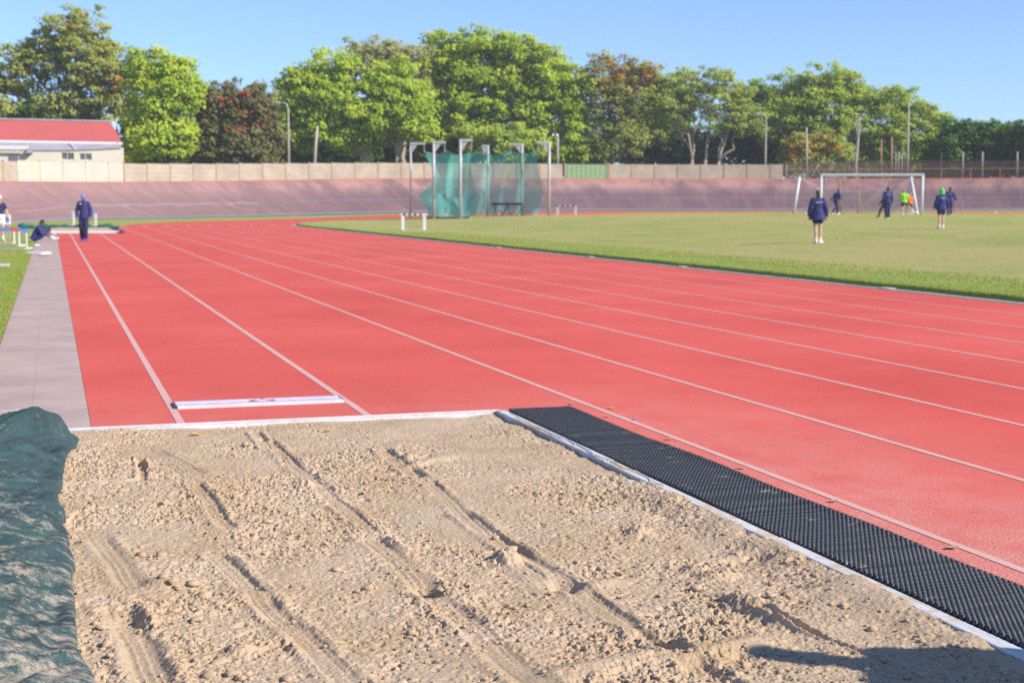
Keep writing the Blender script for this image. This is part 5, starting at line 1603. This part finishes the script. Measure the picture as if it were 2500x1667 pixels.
b = MB(); b.tube([lb0 - gl, lt0 - gl], .085, 10); b.build('net_pole', M['white'], goal, smooth=True)
b = MB(); b.tube([lb1 - gl, lt1 - gl], .085, 10); b.build('net_pole', M['white'], goal, smooth=True)
# net slung between the two leaning poles, hanging back towards the bank
vs = []; nn = 30; mz = 12
for i in range(nn + 1):
    t = i / nn
    top = lt0.lerp(lt1, t) - Vector((0, 0, 0.85 * math.sin(math.pi * t) ** .8)) + Vector((0, 0, -.05))
    bt = lb0.lerp(lb1, t)
    xo = 1.7 * math.exp(-(t / .12) ** 2)
    for j in range(mz + 1):
        u = j / mz
        p = top.lerp(Vector((bt.x, bt.y, float(TZ(bt.x, bt.y)) + .08)) + Vector(FWD) * 1.6, u)
        p += Vector(RGT) * xo * math.sin(u * math.pi) * 1.1 + Vector(FWD) * .25 * math.sin(i * 1.1 + j * .7)
        vs.append(p - gl)
link('net', np_mesh('net', np.array([v[:] for v in vs]), grid_quads(mz + 1, nn + 1), M['goalnet']), goal)
vs = []
for i in range(13):
    t = i / 12
    a = at(2090 + 180 * t * .75, 492 + 14 * math.sin(t * 3.1), 91); c = at(2095 + 150 * t, 520, 91.5)
    for j in range(5):
        vs.append(a.lerp(c, j / 4) - gl)
link('fallen_net', np_mesh('fallen_net', np.array([v[:] for v in vs]), grid_quads(5, 13), M['goalnet']), goal)
b = MB(); P = [lt0.lerp(lt1, i / 30) - Vector((0, 0, 0.85 * math.sin(math.pi * i / 30) ** .8 + .05)) - gl for i in range(31)]; b.tube(P, .010, 5); b.build('net_rope', M['steel'], goal)
stick('pole', [(2053, 521), (2049, 436)], [.06, .05], M['rust'], 'thin rusty pole seen through the goal net', 'pole', 92)
o = stick('marker_post', [(2094, 520), (2096, 495), (2097, 462)], [.05, .07, .05], M['rust'], 'short faded post standing behind the goal net', 'post', 95)
for px, py, lab, d in [(2237, 521, 'white football at the foot of the leaning goal pole', 89.6), (1965, 523, 'small white ball on the grass left of the goal', 91), (2042 + 7, 520, 'small white ball behind the running child', 90), (2430, 521, 'small white ball on the grass at the far right', 93)]:
    p = at(px, py, d); br_ = .11 if px == 2237 else .07
    p.z = float(TZ(p.x, p.y)) + .05 + br_
    b = MB(); b.ell((0, 0, 0), (br_,) * 3)
    o = b.build('ball', M['white'], smooth=True); o.location = p; tag(o, lab, 'ball', 'balls round the goal')
p = at(2341, 505, 128)
b = MB(); b.tube([(-.35, 0, -.6), (-.35, 0, .45), (.35, 0, .45), (.35, 0, -.6)], .05, 6); o = b.build('frame', M['cone']); o.location = p; tag(o, 'small pink frame against the bank right of the children', 'frame')

# ================================================================== PEOPLE
def remeshed(b, voxel, name, mat, wrinkle=0.0):
    "all the shapes fused into one continuous skin"
    me = b.mesh('tmp', mat)
    o = bpy.data.objects.new('tmp', me); COL.objects.link(o)
    md = o.modifiers.new('r', 'REMESH'); md.mode = 'VOXEL'; md.voxel_size = voxel; md.use_smooth_shade = True
    sm = o.modifiers.new('s', 'SMOOTH'); sm.factor = .5; sm.iterations = 3
    dg = bpy.context.evaluated_depsgraph_get()
    res = bpy.data.meshes.new_from_object(o.evaluated_get(dg))
    bpy.data.objects.remove(o); bpy.data.meshes.remove(me)
    res.name = name
    res.materials.clear(); res.materials.append(mat)
    if wrinkle:
        n = len(res.vertices)
        co = np.zeros(n * 3, np.float32); res.vertices.foreach_get('co', co); co = co.reshape(-1, 3)
        no = np.zeros(n * 3, np.float32); res.vertex_normals.foreach_get('vector', no); no = no.reshape(-1, 3)
        w = fbm(co[:, 2] * 6 + co[:, 0] * 5, co[:, 2] * 3 - co[:, 0] * 7 + co[:, 1] * 6, 13, 3)
        co = co + no * (w * wrinkle)[:, None]
        res.vertices.foreach_set('co', co.ravel())
    res.polygons.foreach_set('use_smooth', [True] * len(res.polygons))
    res.update()
    return res
V3 = Vector
def base_joints():
    J = dict(pel=V3((0, 0, .93)), chest=V3((0, 0, 1.27)), neck=V3((0, -.01, 1.46)), head=V3((0, .015, 1.625)))
    for s_, n_ in ((-1, 'L'), (1, 'R')):
        J['sh' + n_] = V3((s_ * .160, -.01, 1.395)); J['el' + n_] = V3((s_ * .235, -.03, 1.13)); J['wr' + n_] = V3((s_ * .245, .03, .89))
        J['hip' + n_] = V3((s_ * .09, 0, .90)); J['kn' + n_] = V3((s_ * .095, .02, .49)); J['an' + n_] = V3((s_ * .10, -.02, .085))
        J['toe' + n_] = V3((s_ * .125, .16, .03))
    return J
def person(label, pos, yaw, height, pose, skin, hair, outfit, group=None, fwd_head=None, holds=None):
    s = height / 1.75
    root = thing('person', label, 'person', pos, yaw, group)
    J = base_joints()
    for k_, v_ in pose.items():
        J[k_] = V3(v_)
    look = V3(pose.get('look', (0, 1, 0))).normalized()
    spine = (J['neck'] - J['pel']).normalized()
    side = (J['shR'] - J['shL']).normalized()
    front = spine.cross(side) * -1
    if front.length > 0: front = (side.cross(spine) * -1).normalized()
    front = (spine.cross(side)).normalized() if (spine.cross(side)).dot(V3((0, 1, 0))) >= (side.cross(spine)).dot(V3((0, 1, 0))) else side.cross(spine).normalized()
    S = Matrix.Scale(s, 4)
    def fin(name, b, vox, mat, wr=0.0, parent=root):
        b.v = [tuple(V3(v) * s) for v in b.v]
        return link(name, remeshed(b, vox * s, name, mat, wr), parent)
    def torso(b, add, flare=0.0, low=-0.06, top=1.0, wx=1.0):
        pts = [(low, .155, .105), (.12, .150, .100), (.38, .140, .095), (.62, .158, .105), (.84, .165, .100), (.97, .120, .075)]
        rings = []
        for t, rx, ry in pts:
            if t > top: break
            L = (J['neck'] - J['pel'])
            c = J['pel'] + L * t
            f = 1 + flare * max(0, (.5 - t)) 
            rings.append((c, side * (rx + add) * f * wx, front * (ry + add) * f))
        b.loft(rings)
    def limb(b, names, rads):
        for a, c, ra, rc in zip(names[:-1], names[1:], rads[:-1], rads[1:]):
            b.cap(J[a], ra, J[c], rc)
    # ---- body
    b = MB(); torso(b, 0)
    b.cap(J['neck'] - spine * .03, .058, J['head'] - spine * .06, .052)
    up = (spine * .5 + V3((0, 0, .5))).normalized()
    hr = look.cross(up).normalized(); hu = hr.cross(look).normalized()
    HM = Matrix((hr, look, hu)).transposed()
    hc = J['head']
    b.ell(hc + hu * .025 - look * .008, (.074, .094, .092), HM)
    b.ell(hc - hu * .045 + look * .022, (.056, .068, .070), HM)
    b.cap(hc - hu * .010 + look * .088, .011, hc - hu * .032 + look * .104, .014, 8)
    for e in (-1, 1):
        b.ell(hc + hr * .074 * e - hu * .012 - look * .008, (.012, .022, .032), HM, 8, 6)
    for n_ in 'LR':
        b.cap(J['neck'] - spine * .05, .055, J['sh' + n_], .058)
        limb(b, ['sh' + n_, 'el' + n_, 'wr' + n_], [.052, .040, .028])
        limb(b, ['hip' + n_, 'kn' + n_, 'an' + n_], [.084, .052, .038])
        b.cap(J['kn' + n_].lerp(J['an' + n_], .28) - look * 0.012, .052, J['kn' + n_].lerp(J['an' + n_], .5), .044)
        b.cap(J['an' + n_] - V3((0, 0, .03)), .040, J['toe' + n_], .030)
        # hand: palm, four unequal fingers, a thumb from the side of the palm
        d_ = (J['wr' + n_] - J['el' + n_]).normalized()
        if 'hand' + n_ in J: d_ = V3(J['hand' + n_]).normalized()
        sd = 1 if n_ == 'R' else -1
        w_ = d_.cross(side * sd)
        w_ = w_.normalized() if w_.length > .2 else V3((0, 1, 0))
        pn = w_.cross(d_).normalized()
        W = J['wr' + n_]; K = W + d_ * .085
        for q in (-1, 0, 1):
            b.cap(W + d_ * .018 + w_ * q * .014, .019, K + w_ * q * .022, .016, 8)
        curl = -pn * .5 * sd
        for fi, (off, ln) in enumerate(((.033, .070), (.011, .080), (-.011, .074), (-.033, .058))):
            r0 = K + w_ * off
            m1 = r0 + (d_ + curl * .5).normalized() * ln * .55
            b.cap(r0, .0105, m1, .0095, 7)
            b.cap(m1, .0095, m1 + (d_ + curl * 1.6).normalized() * ln * .5, .0080, 7)
        t0 = W + d_ * .028 + w_ * .030; t1 = t0 + (d_ * .75 + w_ * .75).normalized() * .042
        b.cap(t0, .013, t1, .011, 7); b.cap(t1, .011, t1 + (d_ * .95 + w_ * .25 + curl * .4).normalized() * .032, .009, 7)
    body = fin('body', b, .0085, M[skin])
    # face marks: eyes, brows and mouth
    for e in (-1, 1):
        q = MB(); q.ell((hc + hr * .031 * e + hu * .012 + look * .083) * s, (.012 * s, .007 * s, .007 * s), HM, 8, 6); q.build('eye', M['hairblack'], root, smooth=True)
    q = MB(); q.ell((hc - hu * .064 + look * .085) * s, (.022 * s, .007 * s, .006 * s), HM, 8, 6); q.build('mouth', M['redbib' if skin == 'skinlight' else 'darkbark'], root, smooth=True)
    # ---- hair
    hstyle = hair[1]
    b = MB()
    if hstyle != 'none':
        b.ell(hc + hu * .040 - look * .022, (.081, .094, .087), HM)
        b.ell(hc - hu * .005 - look * .052, (.072, .055, .078), HM)
        if hstyle == 'bun':
            b.cap(hc - look * .10 - hu * .01, .040, hc - look * .125 - hu * .05, .034); b.ell(hc - look * .06 - hu * .07, (.055, .045, .06), HM)
        if hstyle == 'bob':
            b.ell(hc - hu * .05 - look * .045, (.088, .062, .085), HM)
        fin('hair', b, .010, M[hair[0]], .004)
    # ---- clothes
    for it in outfit:
        kind, mname = it[0], it[1]; opt = it[2] if len(it) > 2 else {}
        b = MB()
        if kind in ('jacket', 'shirt'):
            add = opt.get('add', .028 if kind == 'jacket' else .020)
            torso(b, add, opt.get('flare', .22 if kind == 'jacket' else .1), opt.get('low', -.20 if kind == 'jacket' else -.10), wx=opt.get('wx', 1.0))
            for n_ in 'LR':
                b.cap(J['neck'] - spine * .055, .06 + add * .6, J['sh' + n_], .062 + add)
                sl = opt.get('sleeve', 1.0)
                if sl >= 1:
                    limb(b, ['sh' + n_, 'el' + n_], [.058 + add, .052 + add * .9])
                    b.cap(J['el' + n_], .052 + add * .9, J['el' + n_].lerp(J['wr' + n_], .93), .040 + add * .6)
                else:
                    b.cap(J['sh' + n_], .058 + add, J['sh' + n_].lerp(J['el' + n_], sl), .056 + add)
            if kind == 'jacket':
                b.cap(J['neck'] - spine * .01, .075, J['neck'] + spine * .045, .070)
            fin('jacket' if kind == 'jacket' else 'shirt', b, .012, M[mname], opt.get('wr', .012))
        elif kind == 'hood':
            b.ell(hc + hu * .022 - look * .018, (.112, .122, .132), HM); b.ell(hc - hu * .07 - look * .03, (.115, .11, .085), HM)
            fin('hood', b, .010, M[mname], .006)
        elif kind == 'shorts':
            add = .026
            b.loft([(J['pel'] + spine * .10, side * (.15 + add), front * (.10 + add)), (J['pel'], side * (.165 + add), front * (.115 + add)), (J['pel'] - spine * .06, side * (.16 + add), front * (.11 + add))])
            ln = opt.get('len', .55)
            for n_ in 'LR':
                b.cap(J['hip' + n_] - spine * .02, .095 + add * .6, J['hip' + n_].lerp(J['kn' + n_], ln), .088 + add * .7)
            fin('shorts', b, .012, M[mname], .006)
        elif kind == 'trousers':
            b.loft([(J['pel'] + spine * .10, side * .165, front * .118), (J['pel'], side * .178, front * .13), (J['pel'] - spine * .06, side * .165, front * .12)])
            fl = opt.get('wide', .016)
            for n_ in 'LR':
                limb(b, ['hip' + n_, 'kn' + n_], [.098 + fl * .3, .062 + fl])
                b.cap(J['kn' + n_], .062 + fl, J['kn' + n_].lerp(J['an' + n_], .97), .050 + fl)
            fin('trousers', b, .012, M[mname], .008)
        elif kind == 'shoes':
            for n_ in 'LR':
                b = MB()
                a_ = J['an' + n_]; t_ = J['toe' + n_]
                fd = (t_ - a_); fd2 = V3((fd.x, fd.y, 0)); fd2 = fd2.normalized() if fd2.length > .02 else V3((0, 1, 0))
                heel = a_ - fd2 * .045 + (V3((0, 0, -.052)) if abs(fd.z) < .12 else fd.normalized() * .02)
                b.cap(heel, .036, t_, .034); b.cap(a_ - V3((0, 0, .012)), .050, heel.lerp(t_, .45) + V3((0, 0, .010)), .042)
                b.cap(heel.lerp(t_, .5), .042, t_, .036)
                fin('shoe', b, .010, M[mname])
        elif kind == 'socks':
            for n_ in 'LR':
                b = MB(); b.cap(J['an' + n_].lerp(J['kn' + n_], opt.get('h', .28)), .050, J['an' + n_], .045); fin('sock', b, .010, M[mname])
        elif kind == 'cap':
            b.ell(hc + hu * .055 - look * .006, (.092, .108, .078), HM)
            b.cap(hc + hu * .048 + look * .085 - hr * .04, .014, hc + hu * .040 + look * .150, .010); b.cap(hc + hu * .048 + look * .085 + hr * .04, .014, hc + hu * .040 + look * .150, .010)
            b.ell(hc + hu * .042 + look * .10, (.070, .065, .012), HM)
            fin('cap', b, .010, M[mname])
        elif kind == 'sunhat':
            b.ell(hc + hu * .075 - look * .01, (.095, .108, .085), HM); b.ell(hc + hu * .035 - look * .01, (.135, .15, .020), HM); b.ell(hc - hu * .03 - look * .075, (.095, .045, .10), HM)
            fin('sun_hat', b, .010, M[mname])
        elif kind == 'bib':
            torso(b, .030, .05, .15, wx=1.0); fin('bib', b, .012, M[mname], .004)
        elif kind == 'backprint':
            zc = J['chest'] + spine * .07 - front * (.100 + .036 + .022)
            for q in range(opt.get('n', 6)):
                b.box((zc + side * (q - (opt.get('n', 6) - 1) / 2) * .038 + spine * (.006 * ((q * 7) % 3 - 1))) * s, (.024 * s, .022 * s, .034 * s))
            b.build('back_lettering', M[mname], root)
        elif kind == 'crest':
            b.ell((J['chest'] + spine * .10 + side * .085 + front * .152) * s, (.028 * s, .016 * s, .032 * s), None, 10, 8); b.build('crest', M[mname], root, smooth=True)
        elif kind == 'stripe':
            L = J['neck'] - J['pel']
            for q in range(7):
                b.box((J['pel'] + L * (.12 + .115 * q) - front * (.135 + (.02 if q < 2 else 0)) + side * opt.get('x', 0)) * s, (.05 * s, .035 * s, .045 * s), Matrix((side, front, spine)).transposed())
            b.build('back_lettering', M[mname], root)
    return root
def foot_place(px, py, lift=.06):
    p, d = on_field(px, py, lift); dd = p.x * FWD[0] + p.y * FWD[1]
    return p, dd
AWAY = -YAW
TOWARD = math.pi - YAW

# walking man on the runway
p, d = flat_at(206, 588, 0.0); d = p.x * FWD[0] + p.y * FWD[1]
person('man in navy tracksuit, pale blue cap and bright blue shoes walking down the runway', p, TOWARD + R(6), 113.5 * d / FPX,
       {'elL': (-.25, -.05, 1.14), 'wrL': (-.25, .02, .90), 'elR': (.25, -.04, 1.14), 'wrR': (.26, .03, .90), 'look': (0, 1, -.28), 'head': (0, .04, 1.60),
        'hipL': (-.085, 0, .90), 'knL': (-.085, .10, .50), 'anL': (-.075, .06, .085), 'toeL': (-.095, .24, .03), 'knR': (.095, .04, .49), 'anR': (.095, -.10, .10), 'toeR': (.115, .07, .03)},
       'skindark', ('hairblack', 'short'), [('jacket', 'navy', {'add': .024, 'flare': .10, 'low': -.16, 'wx': .95}), ('trousers', 'navydark', {'wide': .022}), ('shoes', 'shoeblue'), ('cap', 'capblue'), ('crest', 'oldwhite')])
# man seated at the edge of the path
p, d = flat_at(82, 592, 0.0); d = p.x * FWD[0] + p.y * FWD[1]
p.z = 0.03
person('man in navy jacket and shorts sitting on the ground writing on a pad', p, -YAW - R(78), 1.80 * (54 * d / FPX) / .93,
       {'pel': (0, 0, .13), 'chest': (0, .16, .44), 'neck': (0, .27, .62), 'head': (0, .36, .76), 'look': (0, .75, -.65),
        'shL': (-.175, .22, .57), 'shR': (.175, .22, .57), 'elL': (-.22, .36, .33), 'wrL': (-.10, .58, .33), 'elR': (.22, .36, .33), 'wrR': (.10, .58, .34),
        'hipL': (-.10, 0.06, .13), 'hipR': (.10, 0.06, .13), 'knL': (-.13, .46, .28), 'knR': (.14, .47, .30), 'anL': (-.11, .80, .12), 'anR': (.10, .83, .12), 'toeL': (-.14, .95, .13), 'toeR': (.12, .98, .14), 'handL': (.4, 1, -.1), 'handR': (-.4, 1, -.1)},
       'skindark', ('hairblack', 'short'), [('jacket', 'navy', {'add': .040, 'low': -.10, 'flare': .05}), ('shorts', 'navy', {'len': .6}), ('socks', 'shoewhite', {'h': .35}), ('shoes', 'shoewhite'), ('stripe', 'oldwhite', {'x': .05})])
# woman cut by the left edge
p = at(0, 556, 50); p.z = 0.03
person('person in a white sun hat and navy top at the left edge of the picture', p, TOWARD + R(30), 78 * 50 / FPX * 1.42,
       {'look': (.2, 1, 0), 'elL': (-.27, .02, 1.14), 'wrL': (-.30, .10, .92)}, 'skinlight', ('hairbrown', 'bob'),
       [('shirt', 'navydark', {'sleeve': .45}), ('shorts', 'shoewhite', {'len': .5}), ('socks', 'shoewhite'), ('shoes', 'shoewhite'), ('sunhat', 'white')])
# girl with tied hair, seen from behind
p, d = foot_place(1995, 594)
person('girl seen from behind in a long navy jacket and shorts standing nearest on the infield', p, AWAY - R(2), 129 * d / FPX,
       {'elL': (-.245, -.05, 1.15), 'wrL': (-.275, -.02, .92), 'elR': (.25, -.05, 1.15), 'wrR': (.285, -.01, .91), 'hipL': (-.075, 0, .90), 'hipR': (.085, 0, .90), 'knL': (-.07, .0, .49), 'anL': (-.045, -.03, .085), 'toeL': (-.075, .14, .03),
        'knR': (.10, .05, .50), 'anR': (.11, .05, .10), 'toeR': (.20, .17, .03)},
       'skinlight', ('hairbrown', 'bun'), [('jacket', 'navy', {'add': .042, 'flare': .55, 'low': -.30}), ('shorts', 'navydark', {'len': .42}), ('socks', 'shoewhite', {'h': .16}), ('shoes', 'shoewhite'), ('backprint', 'oldwhite')])
# child running
p, d = foot_place(2040, 525)
person('child in navy tracksuit running beside the left goal post', p, AWAY - R(55), 61 * d / FPX * 1.06,
       {'pel': (0, 0, .90), 'chest': (0, .12, 1.23), 'neck': (0, .2, 1.41), 'head': (0, .26, 1.56), 'shL': (-.175, .17, 1.36), 'shR': (.175, .17, 1.36), 'elL': (-.22, -.05, 1.14), 'wrL': (-.22, -.26, .98), 'elR': (.22, .12, 1.08), 'wrR': (.2, .36, 1.12),
        'hipL': (-.09, 0, .88), 'knL': (-.09, .28, .58), 'anL': (-.09, .26, .14), 'toeL': (-.1, .44, .05), 'hipR': (.09, 0, .88), 'knR': (.09, -.06, .48), 'anR': (.09, -.42, .16), 'toeR': (.1, -.34, .03), 'look': (0.1, 1, 0)},
       'skindark', ('hairblack', 'short'), [('jacket', 'navy', {'add': .03, 'low': -.1}), ('trousers', 'navydark', {'wide': .022}), ('shoes', 'shoewhite')])
# two standing together in navy tracksuits
p, d = foot_place(2166, 534)
person('tall boy in navy tracksuit with back lettering standing in front of the goal mouth', p, AWAY + R(3), 77 * d / FPX,
       {'elL': (-.235, -.04, 1.13), 'wrL': (-.24, .05, .90), 'hipL': (-.07, 0, .90), 'hipR': (.07, 0, .90), 'knL': (-.075, .01, .49), 'knR': (.07, .03, .49), 'anL': (-.07, -.02, .085), 'anR': (.075, .02, .085), 'toeL': (-.10, .13, .03), 'toeR': (.14, .15, .03)},
       'skindark', ('hairblack', 'short'), [('jacket', 'navy', {'add': .032, 'low': -.14}), ('trousers', 'navydark', {'wide': .026}), ('shoes', 'shoewhite'), ('backprint', 'oldwhite', {'n': 5})])
p2 = at(2158, 523, d + 4.5); p2.z = float(TZ(p2.x, p2.y)) + .06
person('child in navy mostly hidden behind the tall boy, one leg striding out', p2, AWAY + R(70), 62 * (d + 4.5) / FPX,
       {'hipL': (-.09, 0, .90), 'knL': (-.09, .22, .52), 'anL': (-.09, .34, .11), 'toeL': (-.1, .5, .05), 'knR': (.09, -.08, .48), 'anR': (.09, -.24, .12), 'toeR': (.1, -.08, .03), 'elL': (-.23, .1, 1.13), 'wrL': (-.2, .24, .96)},
       'skindark', ('hairblack', 'short'), [('jacket', 'navydark', {'add': .03, 'low': -.12}), ('trousers', 'navydark', {'wide': .02}), ('shoes', 'black')])
# child kicking
p, d = foot_place(2206, 527)
person('child in lime green shirt kicking at the ball in front of the goal', p, AWAY - R(10), 64 * d / FPX,
       {'elL': (-.28, .02, 1.17), 'wrL': (-.36, .08, .97), 'elR': (.27, -.06, 1.17), 'wrR': (.34, -.04, .98), 'knL': (-.09, .02, .49), 'anL': (-.05, -.01, .085), 'toeL': (-.06, .15, .03),
        'hipR': (.09, 0, .90), 'knR': (.32, .14, .62), 'anR': (.62, .20, .32), 'toeR': (.72, .28, .20), 'look': (.15, 1, -.1)},
       'skinlight', ('hairfair', 'short'), [('shirt', 'lime', {'sleeve': .75, 'add': .038, 'wx': 1.08}), ('shorts', 'navydark', {'len': .5}), ('socks', 'shoewhite', {'h': .2}), ('shoes', 'shoewhite')])
p3 = at(2220, 521, d + 5); p3.z = float(TZ(p3.x, p3.y)) + .06
person('small child in orange top and red bib facing the camera near the leaning goal pole', p3, TOWARD, 53 * (d + 5) / FPX,
       {'elR': (.24, .05, 1.14), 'wrR': (.22, .18, .96)}, 'skinlight', ('hairfair', 'short'), [('shirt', 'orange', {'sleeve': .5, 'add': .035}), ('bib', 'redbib'), ('shorts', 'black', {'len': .6}), ('socks', 'shoewhite'), ('shoes', 'shoewhite')])
# green hood
p, d = foot_place(2297, 558)
person('child in a bright green hood, navy jacket and shorts watching from the right', p, AWAY + R(4), 96 * d / FPX,
       {'elL': (-.245, -.02, 1.15), 'wrL': (-.29, .02, .93), 'elR': (.25, -.03, 1.15), 'wrR': (.30, .0, .93), 'hipL': (-.08, 0, .90), 'knL': (-.085, .02, .49), 'anL': (-.085, -.02, .085), 'knR': (.09, .03, .49), 'anR': (.10, .02, .085), 'toeR': (.15, .18, .03)},
       'skinlight', ('hairbrown', 'short'), [('jacket', 'navy', {'add': .040, 'flare': .40, 'low': -.20}), ('shorts', 'navy', {'len': .5}), ('socks', 'shoewhite', {'h': .12}), ('shoes', 'shoewhite'), ('hood', 'green'), ('backprint', 'oldwhite', {'n': 5})])
p4, d4 = foot_place(2318, 527)
person('taller boy in navy tracksuit walking just behind the green hooded child', p4, AWAY - R(14), 69 * d4 / FPX,
       {'elR': (.28, .02, 1.16), 'wrR': (.36, .12, .95), 'elL': (-.24, -.08, 1.14), 'wrL': (-.24, -.10, .9), 'knL': (-.08, .10, .50), 'anL': (-.08, .08, .085), 'toeL': (-.1, .26, .03), 'anR': (.09, -.16, .11), 'toeR': (.1, .02, .03)},
       'skindark', ('hairblack', 'short'), [('jacket', 'navy', {'add': .032, 'low': -.12}), ('trousers', 'navy', {'wide': .024}), ('shoes', 'shoewhite'), ('backprint', 'oldwhite', {'n': 5})])
# bystander just outside the frame whose shadow falls over the sand at lower right
tip = px_to_ground(1950, 1585)
sh = np.array([-SUN_DIR.x, -SUN_DIR.y]) * (1.62 / math.tan(SUN_EL))
person('bystander just right of the frame whose shadow falls on the near sand', (tip[0] - sh[0], tip[1] - sh[1], 0.0), R(-125), 1.70,
       {'elL': (-.24, .06, 1.14), 'wrL': (-.18, .26, 1.2), 'elR': (.24, .06, 1.14), 'wrR': (.18, .26, 1.2)}, 'skinlight', ('hairbrown', 'short'),
       [('jacket', 'navy'), ('trousers', 'navydark'), ('shoes', 'shoewhite')])

# ================================================================== THE AIR
hb = MB(); hb.box((40, 90, 18.2), (420, 420, 38.4))
hz_ = hb.build('haze', [])
hm = bpy.data.materials.new('thin_haze'); hm.use_nodes = True
ht = hm.node_tree
for n_ in list(ht.nodes):
    if n_.type == 'BSDF_PRINCIPLED': ht.nodes.remove(n_)
pv = ht.nodes.new('ShaderNodeVolumePrincipled'); pv.inputs['Color'].default_value = (0.95, 0.95, 0.97, 1); pv.inputs['Density'].default_value = 0.0004
ht.links.new(pv.outputs[0], ht.nodes['Material Output'].inputs['Volume'])
hz_.data.materials.append(hm)
tag(hz_, 'thin pale haze softening the far side of the stadium', 'haze', kind='stuff')
